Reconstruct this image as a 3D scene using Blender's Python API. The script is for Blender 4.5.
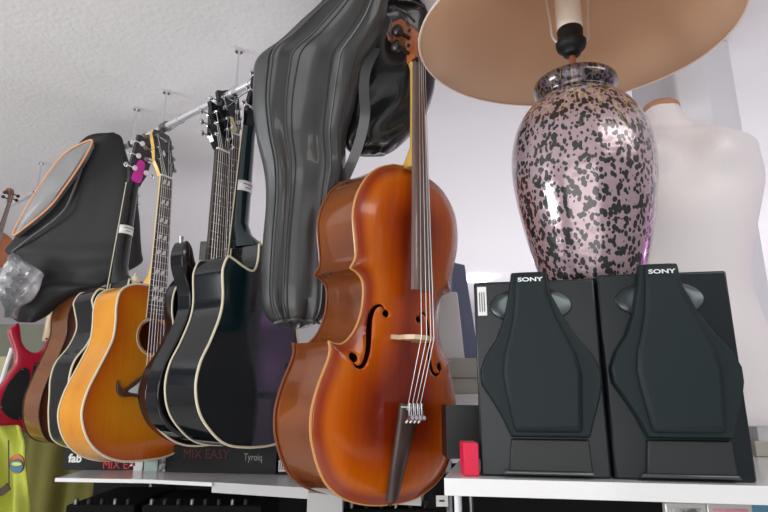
import bpy, bmesh, math, random
import numpy as np
from mathutils import Vector, Matrix
from mathutils.geometry import delaunay_2d_cdt
random.seed(4)
for o in list(bpy.data.objects): bpy.data.objects.remove(o)
S = bpy.context.scene; C = S.collection
# ------------------------------------------------ camera, world, lights, exposure
F = 559.0; PIT = math.radians(13.8); H = 1.5
cam = bpy.data.cameras.new('camera'); cam.sensor_width = 36; cam.lens = 36*F/768; cam.clip_start = .05
co = bpy.data.objects.new('camera', cam); C.objects.link(co)
co.location = (0, 0, H); co.rotation_euler = (math.radians(90)+PIT, 0, 0); S.camera = co
S.view_settings.view_transform = 'Standard'; S.view_settings.look = 'None'
S.view_settings.exposure = 0.0; S.view_settings.gamma = 1.0; S.view_settings.use_curve_mapping = False
w = bpy.data.worlds.new('world'); S.world = w; w.use_nodes = True
w.node_tree.nodes['Background'].inputs[0].default_value = (.85, .92, 1, 1)
w.node_tree.nodes['Background'].inputs[1].default_value = 0.25
def area(name, loc, target, sx, sy, power, col):
    l = bpy.data.lights.new(name, 'AREA'); l.shape = 'RECTANGLE'; l.size = sx; l.size_y = sy; l.energy = power; l.color = col
    o = bpy.data.objects.new(name, l); C.objects.link(o); o.location = loc
    o.rotation_euler = (Vector(target)-Vector(loc)).to_track_quat('-Z', 'Y').to_euler(); return o
area('shopfront_daylight', (-1.2, -2.3, 1.5), (.1, 2, 1.9), 3.4, 1.8, 52, (1, .98, .96))
area('side_window_daylight', (-3.3, .2, 1.8), (0, 1.3, 1.75), .9, .6, 48, (.95, .97, 1))
area('ceiling_tube_light', (1.2, .1, 2.5), (1.0, .5, 0), 1.2, .5, 10, (1, .96, .93))
area('floor_bounce_light', (2.6, 4.0, .25), (2.6, 4.0, 3), 6.5, 4.0, 138, (.96, .93, 1))  # added upward light standing in for floor bounce onto the far ceiling
area('near_floor_bounce_light', (-.6, -.4, .1), (-.6, -.4, 3), 3.5, 2.5, 16, (1, 1, .98))  # second added uplight, imitates bounce from the floor near the camera
ml = bpy.data.lights.new('magenta_display_light', 'POINT'); ml.energy = 30; ml.color = (.8, .25, 1.0); ml.shadow_soft_size = .1
mlo = bpy.data.objects.new('magenta_display_light', ml); C.objects.link(mlo); mlo.location = (7.2, 3.2, 1.8)

# ------------------------------------------------ helpers
CP, SP = math.cos(PIT), math.sin(PIT)
def at(px, py, Y):
    a = (px-384)/F; b = (256-py)/F; d = Y/(CP-b*SP)
    return Vector((a*d, Y, H+d*(SP+b*CP)))
def at_z(px, py, z):
    p = at(px, py, 1.0); k = (z-H)/(p.z-H); return Vector((p.x*k, k, z))
MATS = {}
def mat(name, col, rough=.5, metal=0., coat=0., bump=None, noise=None, spec=.5, trans=0., emit=None, sheen=0.):
    """bump=(scale,strength)  noise=(scale, colour2, lo, hi, stretch)"""
    if name in MATS: return MATS[name]
    m = bpy.data.materials.new(name); m.use_nodes = True; nt = m.node_tree; b = nt.nodes['Principled BSDF']
    b.inputs['Base Color'].default_value = (*col, 1); b.inputs['Roughness'].default_value = rough
    b.inputs['Metallic'].default_value = metal; b.inputs['Coat Weight'].default_value = coat; b.inputs['Coat Roughness'].default_value = .06
    b.inputs['Specular IOR Level'].default_value = spec; b.inputs['Transmission Weight'].default_value = trans
    if sheen: b.inputs['Sheen Weight'].default_value = sheen
    if emit: b.inputs['Emission Color'].default_value = (*emit[0], 1); b.inputs['Emission Strength'].default_value = emit[1]
    tc = nt.nodes.new('ShaderNodeTexCoord')
    if noise:
        n = nt.nodes.new('ShaderNodeTexNoise'); n.inputs['Scale'].default_value = noise[0]; n.inputs['Detail'].default_value = 4
        mp = nt.nodes.new('ShaderNodeMapping'); mp.inputs['Scale'].default_value = noise[4] if len(noise) > 4 else (1, 1, 1)
        r = nt.nodes.new('ShaderNodeValToRGB'); r.color_ramp.elements[0].position = noise[2]; r.color_ramp.elements[1].position = noise[3]
        r.color_ramp.elements[0].color = (*col, 1); r.color_ramp.elements[1].color = (*noise[1], 1)
        nt.links.new(tc.outputs['Object'], mp.inputs[0]); nt.links.new(mp.outputs[0], n.inputs[0]); nt.links.new(n.outputs[0], r.inputs[0]); nt.links.new(r.outputs[0], b.inputs['Base Color'])
    if bump:
        n = nt.nodes.new('ShaderNodeTexNoise'); n.inputs['Scale'].default_value = bump[0]; n.inputs['Detail'].default_value = 3
        bp = nt.nodes.new('ShaderNodeBump'); bp.inputs['Strength'].default_value = bump[1]; bp.inputs['Distance'].default_value = .01
        mp = nt.nodes.new('ShaderNodeMapping'); mp.inputs['Scale'].default_value = bump[2] if len(bump) > 2 else (1, 1, 1)
        nt.links.new(tc.outputs['Object'], mp.inputs[0]); nt.links.new(mp.outputs[0], n.inputs[0]); nt.links.new(n.outputs[0], bp.inputs['Height']); nt.links.new(bp.outputs[0], b.inputs['Normal'])
    MATS[name] = m; return m
def burst(name, stops, grain=.25, rough=.18, coat=.6, g_scale=(90, 3, 3)):
    """sunburst lacquer: colour by distance from the plate's rim, stored in the 'rim' attribute, with wood grain"""
    m = bpy.data.materials.new(name); m.use_nodes = True; nt = m.node_tree; b = nt.nodes['Principled BSDF']; b.inputs['Specular IOR Level'].default_value = .35
    a = nt.nodes.new('ShaderNodeAttribute'); a.attribute_name = 'rim'
    r = nt.nodes.new('ShaderNodeValToRGB'); e = r.color_ramp.elements
    for i, (p, c) in enumerate(stops):
        el = e[i] if i < 2 else e.new(p)
        el.position = p; el.color = (*c, 1)
    tc = nt.nodes.new('ShaderNodeTexCoord'); mp = nt.nodes.new('ShaderNodeMapping'); mp.inputs['Scale'].default_value = g_scale
    n = nt.nodes.new('ShaderNodeTexNoise'); n.inputs['Scale'].default_value = 1.6; n.inputs['Detail'].default_value = 5
    mx = nt.nodes.new('ShaderNodeMixRGB'); mx.blend_type = 'MULTIPLY'; mx.inputs[0].default_value = grain
    nt.links.new(a.outputs['Fac'], r.inputs[0]); nt.links.new(tc.outputs['Object'], mp.inputs[0]); nt.links.new(mp.outputs[0], n.inputs[0])
    nt.links.new(r.outputs[0], mx.inputs[1]); nt.links.new(n.outputs['Fac'], mx.inputs[2]); nt.links.new(mx.outputs[0], b.inputs['Base Color'])
    b.inputs['Roughness'].default_value = rough; b.inputs['Coat Weight'].default_value = coat; b.inputs['Coat Roughness'].default_value = .05
    return m
def link(name, me, m, parent=None, smooth=True, angle=40):
    o = bpy.data.objects.new(name, me); C.objects.link(o)
    if m: me.materials.append(m)
    if parent: o.parent = parent
    if smooth:
        for p in me.polygons: p.use_smooth = True
        try: me.set_sharp_from_angle(angle=math.radians(angle))
        except Exception: pass
    return o
def mesh(name, vs, fs, m, parent=None, smooth=True, angle=40):
    me = bpy.data.meshes.new(name); me.from_pydata([tuple(v) for v in vs], [], [tuple(f) for f in fs])
    bm = bmesh.new(); bm.from_mesh(me); bmesh.ops.recalc_face_normals(bm, faces=bm.faces); bm.to_mesh(me); bm.free(); me.update()
    return link(name, me, m, parent, smooth, angle)
def add_loft(vs, fs, rings, cap=True, closed=True):
    b = len(vs); n = len(rings[0])
    for r in rings: vs.extend(tuple(p) for p in r)
    for i in range(len(rings)-1):
        for j in range(n if closed else n-1):
            k = (j+1) % n; fs.append((b+i*n+j, b+i*n+k, b+(i+1)*n+k, b+(i+1)*n+j))
    if cap: fs.append(tuple(b+j for j in range(n))[::-1]); fs.append(tuple(b+(len(rings)-1)*n+j for j in range(n)))
def tube_rings(pts, r, n=8):
    pts = [Vector(p) for p in pts]; rings = []; up = None
    for i, p in enumerate(pts):
        t = (pts[min(i+1, len(pts)-1)]-pts[max(i-1, 0)])
        t = t.normalized() if t.length > 1e-9 else Vector((0, 0, 1))
        if up is None: up = t.orthogonal().normalized()
        else:
            up = up-t*up.dot(t); up = up.normalized() if up.length > 1e-6 else t.orthogonal().normalized()
        s = t.cross(up); rr = r[i] if isinstance(r, (list, tuple)) else r
        rings.append([p+(up*math.cos(a)+s*math.sin(a))*rr for a in [2*math.pi*k/n for k in range(n)]])
    return rings
def tube(name, pts, r, m, parent=None, n=8):
    vs, fs = [], []; add_loft(vs, fs, tube_rings(pts, r, n)); return mesh(name, vs, fs, m, parent)
def tubes(name, lst, m, parent=None, n=8):
    vs, fs = [], []
    for pts, r in lst: add_loft(vs, fs, tube_rings(pts, r, n))
    return mesh(name, vs, fs, m, parent)
def bevel_obj(o, w, seg=2):
    md = o.modifiers.new('bevel', 'BEVEL'); md.width = w; md.segments = seg; md.limit_method = 'ANGLE'; md.angle_limit = math.radians(35); return o
def prism(name, poly, z0, z1, m, parent=None, bev=0, smooth=True):
    n = len(poly); vs = [(x, y, z0) for x, y in poly]+[(x, y, z1) for x, y in poly]
    fs = [tuple(range(n))[::-1], tuple(range(n, 2*n))]+[(i, (i+1) % n, n+(i+1) % n, n+i) for i in range(n)]
    o = mesh(name, vs, fs, m, parent, smooth)
    if bev: bevel_obj(o, bev)
    return o
def box(name, lo, hi, m, parent=None, bev=0):
    x0, y0, z0 = lo; x1, y1, z1 = hi
    return prism(name, [(x0, y0), (x1, y0), (x1, y1), (x0, y1)], z0, z1, m, parent, bev, smooth=bool(bev))
def lathe(name, prof, m, parent=None, n=48, loc=(0, 0, 0), cap=True):
    vs, fs = [], []; rings = [[(loc[0]+r*math.cos(2*math.pi*k/n), loc[1]+r*math.sin(2*math.pi*k/n), loc[2]+z) for k in range(n)] for r, z in prof]
    add_loft(vs, fs, rings, cap); return mesh(name, vs, fs, m, parent)
def cr(pts, n=8, closed=False):
    pts = [np.array(p, float) for p in pts]; N = len(pts); out = []
    for i in range(N if closed else N-1):
        if closed: a, b, c, d = [pts[(i+k-1) % N] for k in range(4)]
        else: a, b, c, d = pts[max(i-1, 0)], pts[i], pts[i+1], pts[min(i+2, N-1)]
        for t in [k/n for k in range(n)]:
            out.append(.5*((2*b)+(c-a)*t+(2*a-5*b+4*c-d)*t*t+(-a+3*b-3*c+d)*t**3))
    if not closed: out.append(pts[-1])
    return [tuple(float(q) for q in p) for p in out]
def empty(name, loc=(0, 0, 0), M=None, rz=0):
    o = bpy.data.objects.new(name, None); C.objects.link(o); o.empty_display_size = .05
    if M is not None: o.matrix_world = M
    else: o.location = loc; o.rotation_euler = (0, 0, rz)
    return o
def tag(o, label, cat, group=None):
    o['label'] = label; o['category'] = cat
    if group: o['group'] = group
    return o
def structure(o): o['kind'] = 'structure'; return o
def text(name, s, size, m, parent, M, ext=.0006, bold=0, sx=1.0, align='CENTER'):
    cu = bpy.data.curves.new(name, 'FONT'); cu.body = s; cu.size = size; cu.extrude = ext; cu.offset = bold; cu.align_x = align; cu.align_y = 'CENTER'; cu.resolution_u = 3
    t = bpy.data.objects.new(name, cu); C.objects.link(t); bpy.context.view_layer.update()
    me = bpy.data.meshes.new_from_object(t); bpy.data.objects.remove(t)
    o = bpy.data.objects.new(name, me); C.objects.link(o); me.materials.append(m)
    o.parent = parent; o.matrix_basis = M @ Matrix.Diagonal((sx, 1, 1, 1)); return o
def inpoly(P, poly):
    P = np.asarray(P); poly = np.asarray(poly); x, y = P[:, 0], P[:, 1]; c = np.zeros(len(P), bool)
    x1, y1 = poly[:, 0], poly[:, 1]; x2, y2 = np.roll(x1, -1), np.roll(y1, -1)
    for a, b, d, e in zip(x1, y1, x2, y2):
        if b == e: continue
        c ^= ((b > y) != (e > y)) & (x < (d-a)*(y-b)/(e-b)+a)
    return c
def rimdist(P, poly):
    P = np.asarray(P, float); A = np.asarray(poly, float); B = np.roll(A, -1, 0); AB = B-A; L = (AB**2).sum(1)+1e-12
    t = np.clip(((P[:, None]-A[None])*AB[None]).sum(2)/L, 0, 1); D = P[:, None]-(A[None]+t[..., None]*AB[None])
    return np.sqrt((D**2).sum(2).min(1))
def plate(name, outline, m, parent, z=0., thick=.003, arch=0., archw=.07, holes=(), step=.014, sign=1, seam=0):
    """sound-box plate: constrained triangulation of outline with real holes, arched by distance from the rim"""
    out = np.array(outline); pts = [tuple(p) for p in out]; n0 = len(pts); edges = [(i, (i+1) % n0) for i in range(n0)]
    for h in holes:
        b = len(pts); pts += [tuple(p) for p in h]; edges += [(b+i, b+(i+1) % len(h)) for i in range(len(h))]
    g = np.array([(x, y) for x in np.arange(out[:, 0].min(), out[:, 0].max(), step) for y in np.arange(out[:, 1].min(), out[:, 1].max(), step)])
    nx = np.roll(out, -1, 0)-np.roll(out, 1, 0); nx /= np.linalg.norm(nx, axis=1)[:, None]+1e-9; ar = .5*np.sum(out[:, 0]*np.roll(out[:, 1], -1)-out[:, 1]*np.roll(out[:, 0], -1))
    nin = np.stack([-nx[:, 1], nx[:, 0]], 1)*(1 if ar > 0 else -1); rings_ = []
    for dd in (.0035, .008, .014, .022):
        if dd > step*1.8: break
        q = out+nin*dd; q = q[inpoly(q, out)]; q = q[rimdist(q, out) > dd*.93]; rings_.append(q)
    last = dd if dd <= step*1.8 else dd*.6
    g = g[inpoly(g, out)]; g = g[rimdist(g, out) > max(last, step*.45)+step*.4]
    if rings_: g = np.vstack(rings_+[g])
    for h in holes: g = g[(rimdist(g, h) > step*.25) & ~inpoly(g, h)]
    pts += [tuple(p) for p in g]
    V, E_, T, *_ = delaunay_2d_cdt([Vector(p) for p in pts], edges, [], 0, 1e-6)
    V = np.array([(v.x, v.y) for v in V]); T = [t for t in T]
    cen = np.array([V[list(t)].mean(0) for t in T]); keep = inpoly(cen, out)
    for h in holes: keep &= ~inpoly(cen, h)
    T = [t for t, k in zip(T, keep) if k]
    d = rimdist(V, out); t_ = np.clip(d/archw, 0, 1); hgt = arch*(1-(1-t_)**2.2)
    zz = z+sign*(hgt+thick)
    me = bpy.data.meshes.new(name); me.from_pydata([(x, y, q) for (x, y), q in zip(V, zz)], [], T)
    bm = bmesh.new(); bm.from_mesh(me)
    for f in bm.faces:
        f.normal_update()
        if f.normal.z*sign < 0: f.normal_flip()
    bm.to_mesh(me); bm.free()
    at_ = me.attributes.new('rim', 'FLOAT', 'POINT'); at_.data.foreach_set('value', d.astype(np.float32))
    o = link(name, me, m, parent, True, 60)
    sd = o.modifiers.new('solid', 'SOLIDIFY'); sd.thickness = thick*.8; sd.offset = -1
    return o
def rib(name, outline, z0, z1, m, parent, inset=.002, thick=.003):
    o = np.array(outline); n = len(o); vs = []; fs = []
    zs = np.linspace(z0, z1, 5)
    for z in zs: vs += [(x, y, z) for x, y in o*[1-inset*4, 1]]
    for k in range(4):
        for i in range(n): j = (i+1) % n; fs.append((k*n+i, k*n+j, (k+1)*n+j, (k+1)*n+i))
    return mesh(name, vs, fs, m, parent, angle=35)
def binding(name, outline, z, r, m, parent):
    p = [(x, y, z) for x, y in outline]; p = p+[p[0], p[1]]
    vs, fs = [], []; add_loft(vs, fs, tube_rings(p, r, 6), cap=False); return mesh(name, vs, fs, m, parent)
def pose_matrix(p, off=0., flip=False):
    yaw, lean, roll = p[3:6]
    n = Vector((math.sin(yaw), -math.cos(yaw), 0)); v = Vector((0, 0, 1)); u = v.cross(n)
    n2 = n*math.cos(lean)-v*math.sin(lean); v2 = v*math.cos(lean)+n*math.sin(lean)
    u3 = u*math.cos(roll)+v2*math.sin(roll); v3 = v2*math.cos(roll)-u*math.sin(roll)
    o = Vector(p[:3])+n2*off
    if flip: u3, n2 = -u3, -n2
    M = Matrix((u3, v3, n2)).transposed().to_4x4(); M.translation = o; return M
def scaled(p, k): return [p[0]*k, p[1]*k, H+(p[2]-H)*k]+list(p[3:])

# ------------------------------------------------ materials
plaster = mat('ceiling_plaster', (.78, .775, .775), .95, bump=(70, .22), spec=.1)
wallp = mat('wall_paint', (.62, .61, .6), .9, bump=(60, .2), spec=.2)
olive = mat('olive_fabric', (.12, .115, .02), .95, noise=(3, (.2, .18, .045), .35, .7, (1, 1, .3)), bump=(14, .2))
floor_m = mat('floor_tile', (.5, .48, .46), .5, noise=(6, (.6, .58, .56), .3, .7))
chrome = mat('chrome', (.8, .8, .82), .2, 1)
dchrome = mat('dark_chrome', (.25, .25, .26), .3, 1)
gold = mat('brass', (.75, .6, .3), .3, 1)
blackg = mat('gloss_black', (.003, .004, .006), .09, 0, .25, spec=.4)
blackgt = mat('gloss_black_teal', (.003, .014, .018), .08, 0, .5)
ebony = mat('ebony', (.018, .014, .013), .35, bump=(60, .05))
rosew = mat('rosewood', (.05, .03, .022), .42, noise=(8, (.09, .055, .04), .3, .7, (6, 1, 6)))
cream = mat('cream_binding', (.74, .68, .5), .4)
ivory = mat('ivory_plastic', (.8, .78, .7), .35)
maple = mat('maple', (.62, .47, .28), .4, coat=.3, noise=(5, (.7, .56, .36), .3, .7, (6, 1, 6)))
yellowm = mat('yellow_lacquered_maple', (.8, .5, .1), .3, coat=.3)
steel = mat('string_steel', (.75, .73, .7), .3, 1)
white = mat('white_laminate', (.75, .75, .76), .18, coat=.3)
whitep = mat('white_plastic', (.8, .8, .82), .4)
paper = mat('paper_label', (.82, .82, .8), .6)
ink = mat('printed_ink', (.05, .05, .06), .6)
redink = mat('red_ink', (.75, .03, .05), .5)
redinkd = mat('red_ink_dark', (.10, .01, .01), .6)
whiteink = mat('white_ink', (.75, .75, .75), .5)
blackbox = mat('black_card', (.006, .006, .007), .5, spec=.25)
dark = mat('dark_plastic', (.008, .009, .009), .5, spec=.3)

# ------------------------------------------------ the setting
CZ = 2.55
structure(box('ceiling', (-5, -2.6, CZ), (8.6, 7.6, CZ+.1), plaster))
structure(box('floor', (-5, -2.6, -.1), (8.6, 7.6, 0), floor_m))
structure(box('wall_back', (-5, 7.5, 0), (8.6, 7.6, CZ), wallp))
wr = structure(box('wall_right', (8.5, -2.6, 0), (8.6, 7.5, CZ), wallp))
# left wall with a window opening
structure(box('wall_left', (-3.6, 1.2, 0), (-3.5, 7.5, CZ), wallp))
structure(box('trim_1', (-3.6, -2.6, 0), (-3.5, 1.2, 1.4), wallp))
pil = structure(prism('wall_pillar', [(at(667, 90, 1.5).x, 1.50), (at(676, 90, 1.47).x, 1.47), (at(709, 90, 1.45).x, 1.45), (at(742, 110, 1.5).x, 1.51), (at(742, 110, 1.5).x, 1.72), (at(667, 90, 1.5).x, 1.72)], 0, CZ, mat('pillar_paint', (.76, .76, .8), .6), None, .006))
# ------------------------------------------------ hanging rail
RZ = 2.405
ra, rb = at_z(26, 197, RZ), at_z(250, 84, RZ); rd = (rb-ra).normalized(); rend = ra-rd*.25; rnear = rb+rd*.13
rail = empty('hanging_rail', tuple(ra)); tag(rail, 'chrome rail hung under the ceiling that carries the guitars', 'rail')
I = lambda v: tuple(Vector(v)-ra)
tube('rail_tube', [I(rend), I(rnear)], .0105, mat('rail_metal', (.8, .8, .82), .3, .6), rail, 16)
def rail_at_px(px):   # point on the rail seen at a picture column
    best = min((abs((384+F*(p.x)/(p.y*CP+(p.z-H)*SP))-px), i) for i, p in enumerate([ra+rd*(k*.005) for k in range(-60, 420)]))[1]
    return ra+rd*((best-60)*.005)
for px in (37, 133, 163, 236):
    p = rail_at_px(px)
    tubes('rail_bracket', [([I(p+Vector((0, 0, .145))), I(p+Vector((0, 0, .01)))], .003), ([I(p-rd*.008), I(p+rd*.008)], .0165)], chrome, rail, 12)
    tubes('ceiling_hook', [([I(p+Vector((0, 0, .144))), I(p+Vector((0, 0, .135)))], .012)], chrome, rail, 12)
tube('rail_collar', [I(rail_at_px(165)-rd*.014), I(rail_at_px(165)+rd*.014)], .017, dchrome, rail, 16)

# ------------------------------------------------ instruments
def outline_of(segs, sym=True, k=6, flipu=False):
    o = []
    for s in segs: o += cr(s, k)[:-1]
    if sym: o.append(segs[-1][-1]); h = o[:]; o = h+[(-u, v) for u, v in h[::-1]][1:-1]
    if flipu: o = [(-u, v) for u, v in o][::-1]
    # drop duplicates
    r = [o[0]]
    for p in o[1:]:
        if math.hypot(p[0]-r[-1][0], p[1]-r[-1][1]) > 1e-4: r.append(p)
    return [(float(a), float(b)) for a, b in r]
def dsec(w, t, x, v, z, n=10):     # D-shaped neck section: flat front at z, rounded back
    pts = [(x-w, v, z), (x+w, v, z)]
    for k in range(1, n): a = math.pi*k/n; pts.append((x+w*math.cos(a), v, z-t*math.sin(a)))
    return pts
def guitar_neck(root, vb, vn, wb, wn, z, nm, fm, vend, nfret, scale, inlay='dot', bind=None, fret_m=chrome, heel=.07, strings=6, vbridge=.2, head=None, tilt=14, tuner_m=chrome, headpoly=None, head_face=None, head_back=None, truss=None, strz=.012, tuners='3+3', head_k=1.0):
    # neck
    vs, fs = [], []; rings = []
    rings.append(dsec(wb*.95, .02+heel, 0, vb-.0, z)); rings.append(dsec(wb*.95, .026+heel*.25, 0, vb+.035, z)); rings.append(dsec(wb*.93, .022, 0, vb+.07, z))
    rings.append(dsec((wb+wn)/2, .020, 0, (vb+vn)/2, z)); rings.append(dsec(wn*1.02, .018, 0, vn-.02, z)); rings.append(dsec(wn*1.05, .02, 0, vn+.004, z))
    add_loft(vs, fs, rings); mesh('neck', vs, fs, nm, root)
    def wv(v): return wn+(wb*1.06-wn)*(vn-v)/(vn-vb)
    fz = z+.0055
    fbo = prism('fretboard', [(-wv(vend), vend), (wv(vend), vend), (wn, vn), (-wn, vn)], z, fz, fm, root)
    if bind:
        for s in (-1, 1): tube('binding', [(s*wv(vend), vend, z+.003), (s*wn, vn, z+.003)], .0019, bind, fbo, 6)
    for k in range(1, nfret+1):
        v = vn-scale*(1-2**(-k/12.))
        if v < vend+.004: break
        tube('fret', [(-wv(v)*.97, v, fz), (wv(v)*.97, v, fz)], .0011, fret_m, fbo, 5)
    for k in (1, 3, 5, 7, 9, 12, 15, 17):
        v = vn-scale*(1-2**(-(k-.5)/12.))
        if v < vend+.008: break
        if inlay == 'dot':
            if k == 1: continue
            for dx in ((-.011, .011) if k == 12 else (0,)): prism('inlay', [(dx+.003*math.cos(a), v+.003*math.sin(a)) for a in [q*math.pi/4 for q in range(8)]], fz-.001, fz+.0006, ivory, fbo)
        elif inlay == 'split':
            hw = wv(v)*.62; hh = .0085*(1-.02*k)
            prism('inlay', [(-hw, v-hh), (-.003-.004, v-hh), (-.003+.003, v+hh), (-hw+.004, v+hh)], fz-.001, fz+.0006, ivory, fbo)
            prism('inlay', [(.001, v-hh), (hw-.004, v-hh), (hw, v+hh), (.007, v+hh)], fz-.001, fz+.0006, ivory, fbo)
    box('nut', (-wn, vn, z), (wn, vn+.005, fz+.002), ivory, root)
    # headstock, tilted back
    R = Matrix.Translation((0, vn+.004, fz-.004)) @ Matrix.Rotation(-math.radians(tilt), 4, 'X')
    hp = headpoly or [(-wn, 0), (-wn*1.15, .015), (-.034, .045), (-.036, .11), (-.038, .17), (-.02, .175), (0, .188), (.02, .175), (.038, .17), (.036, .11), (.034, .045), (wn*1.15, .015), (wn, 0)]
    hp = [(x, y*head_k) for x, y in hp]
    vs = [R @ Vector((x, y, z_)) for z_ in (-.014, 0) for x, y in hp]; n = len(hp)
    fs = [tuple(range(n))[::-1], tuple(range(n, 2*n))]+[(i, (i+1) % n, n+(i+1) % n, n+i) for i in range(n)]
    ho = mesh('headstock', vs, fs, head_face or nm, root, smooth=False)
    if head_back:
        ho.data.materials.append(head_back)
        for p in ho.data.polygons:
            if p.index != 1: p.material_index = 1
    hl = max(y for x, y in hp)
    ys = [hl*.28, hl*.52, hl*.76]; posts = []
    if tuners == '3+3':
        for s in (-1, 1):
            for y in ys: posts.append((s*.022, y, s))
    else:
        for k in range(6): posts.append((-.012, hl*(.18+.13*k), -1))
    for px_, y, s in posts:
        hw = .040
        vs, fs = [], []
        add_loft(vs, fs, [[R @ Vector((px_+.0035*math.cos(a), y+.0035*math.sin(a), z_)) for a in [q*math.pi/4 for q in range(8)]] for z_ in (-.013, .010)])
        add_loft(vs, fs, [[R @ Vector((px_+.0065*math.cos(a), y+.0065*math.sin(a), z_)) for a in [q*math.pi/5 for q in range(10)]] for z_ in (-.001, .002)])
        add_loft(vs, fs, [[R @ Vector((px_+.0085*math.cos(a), y+.0085*math.sin(a), z_)) for a in [q*math.pi/5 for q in range(10)]] for z_ in (-.024, -.0135)])
        add_loft(vs, fs, [[R @ p for p in r] for r in tube_rings([(px_, y, -.019), (s*(hw+.006), y, -.019)], .0025, 8)])
        add_loft(vs, fs, [[R @ Vector((s*(hw+.004+.018*q/6.), y+math.sin(math.pi*(q+.6)/7.2)*.0095*math.cos(a), -.019+math.sin(math.pi*(q+.6)/7.2)*.0042*math.sin(a))) for a in [b*math.pi/5 for b in range(10)]] for q in range(7)])
        mesh('tuning_peg', vs, fs, tuner_m, root)
    if truss:
        tp = [(-.010, .004), (.010, .004), (.015, .02), (.009, .038), (.005, .058), (-.005, .058), (-.009, .038), (-.015, .02)]
        vs = [R @ Vector((x, y, z_)) for z_ in (.0, .003) for x, y in tp]; n = 8
        mesh('truss_rod_cover', vs, [tuple(range(n))[::-1], tuple(range(n, 2*n))]+[(i, (i+1) % n, n+(i+1) % n, n+i) for i in range(n)], truss, ho, smooth=False)
    # strings
    order = sorted(posts, key=lambda p: p[0])
    left = [p for p in posts if p[2] < 0]; right = [p for p in posts if p[2] > 0][::-1]
    seq = (left+right) if tuners == '3+3' else posts
    for k in range(strings):
        xb = (-.026+.052*k/5.); xn = (-wn*.82+wn*1.64*k/5.); px_, y, s = seq[k]
        tube('string', [(xb, vbridge, fz+strz-.005), (xn, vn+.002, fz+.0022), tuple(R @ Vector((px_, y, .006)))], .0006 if k > 2 else .0009, steel, root, 5)
    return fz, R
def sticker(root, v0, v1, w, t, z, txt='00'):   # price label wrapped round the back of the neck
    vs, fs = [], []; rings = []
    for v in np.linspace(v0, v1, 2):
        rings.append([(w*1.03*math.cos(a), v, z-(t+.0012)*math.sin(a)) for a in [math.pi*(.06+.88*k/12.) for k in range(13)]])
    add_loft(vs, fs, rings, cap=False, closed=False)
    o = mesh('price_sticker', vs, fs, paper, root)
    sd = o.modifiers.new('s', 'SOLIDIFY'); sd.thickness = .0006
    for r, (k0, k1) in enumerate(((3, 10), (4, 8))):
        vm = v0+(v1-v0)*(.68-.36*r)
        tube('printed_line', [(w*1.04*math.cos(a), vm, z-(t+.0018)*math.sin(a)) for a in [math.pi*(.06+.88*k/12.) for k in range(k0, k1)]], .0011, ink, o, 5)
    return o
def wire_hook(root_name, top, bottom, label):
    p, q = Vector(top), Vector(bottom)
    return p, q
ORANGE = dict(pose=[-0.678, 1.6719, 1.3124, 1.0115, -0.0411, -0.0041], rib=.1077, segs=[[[0.0, 0.0034], [0.0689, 0.0075], [0.1279, 0.0285], [0.1734, 0.0699], [0.1967, 0.1308], [0.1894, 0.1884], [0.1662, 0.2459], [0.1433, 0.2985], [0.1297, 0.3379], [0.1271, 0.388], [0.1290, 0.4288], [0.1191, 0.4744], [0.076, 0.4999], [0.0, 0.5059]]])
DARK = dict(pose=scaled([-0.4414, 1.5963, 1.2934, 0.818, 0.0521, 0.0659], 1.04), rib=.046, segs=[[[u*1.04, v*1.04] for u, v in [(0.0, 0.076), (0.0696, 0.078), (0.1191, 0.090), (0.1593, 0.116), (0.1937, 0.1548), (0.2131, 0.2149), (0.2004, 0.275), (0.1683, 0.3264), (0.1521, 0.3779), (0.1585, 0.4298), (0.1541, 0.4781), (0.1273, 0.5203), (0.0773, 0.5503), (0.0, 0.5555)]]])
BROWN = dict(pose=scaled([-0.935, 1.8697, 1.3396, 1.0158, 0.0458, -0.0232], 1.10), k=1.10, rib=.1, segs=[[[0.0, 0.0], [0.0699, 0.0029], [0.1346, 0.0182], [0.1692, 0.0658], [0.181, 0.1295], [0.1732, 0.1847], [0.1586, 0.2422], [0.1442, 0.2992], [0.1395, 0.341], [0.1454, 0.3842], [0.1402, 0.4284], [0.1241, 0.4748], [0.0699, 0.5], [0.0, 0.505]]])
CUTR = [[0.0, 0.505], [0.07, 0.5], [0.12, 0.475], [0.142, 0.43], [0.143, 0.385], [0.138, 0.34], [0.142, 0.3], [0.16, 0.245], [0.185, 0.19], [0.188, 0.13], [0.17, 0.0654], [0.125, 0.0175], [0.07, 0.002], [0.0002, 0.0005]]
CUT = dict(pose=[-0.3212, 1.4085, 1.3736, 1.0219, 0.0083, -0.0253], rib=.0988, segs=[[[0.0002, 0.0005], [-0.0657, 0.008], [-0.1119, 0.0294], [-0.161, 0.0761], [-0.1813, 0.1319], [-0.1765, 0.1862], [-0.1535, 0.2383], [-0.1327, 0.2975], [-0.1286, 0.3413], [-0.1361, 0.3927], [-0.1362, 0.4154], [-0.1251, 0.4433], [-0.1081, 0.4421], [-0.0711, 0.4304], [-0.045, 0.4256], [-0.0323, 0.4322], [-0.0245, 0.4581], [-0.0238, 0.5001]], [[-0.0238, 0.5001], [0.0, 0.505]], CUTR])
CUT2 = dict(k=1.015, pose=scaled([-0.7867, 1.6979, 1.3453, 1.0248, -0.0323, -0.0594], 1.015), rib=.0917, segs=[[[0.0, 0.0], [-0.07, 0.003], [-0.124, 0.0283], [-0.1444, 0.0879], [-0.1524, 0.1457], [-0.1578, 0.1901], [-0.1506, 0.2364], [-0.1225, 0.285], [-0.1075, 0.3414], [-0.1231, 0.3937], [-0.1297, 0.415], [-0.118, 0.4435], [-0.1005, 0.4502], [-0.07, 0.44], [-0.045, 0.425], [-0.03, 0.43], [-0.025, 0.46], [-0.022, 0.5]], [[-0.022, 0.5], [0.0, 0.505]], CUTR])

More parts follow.
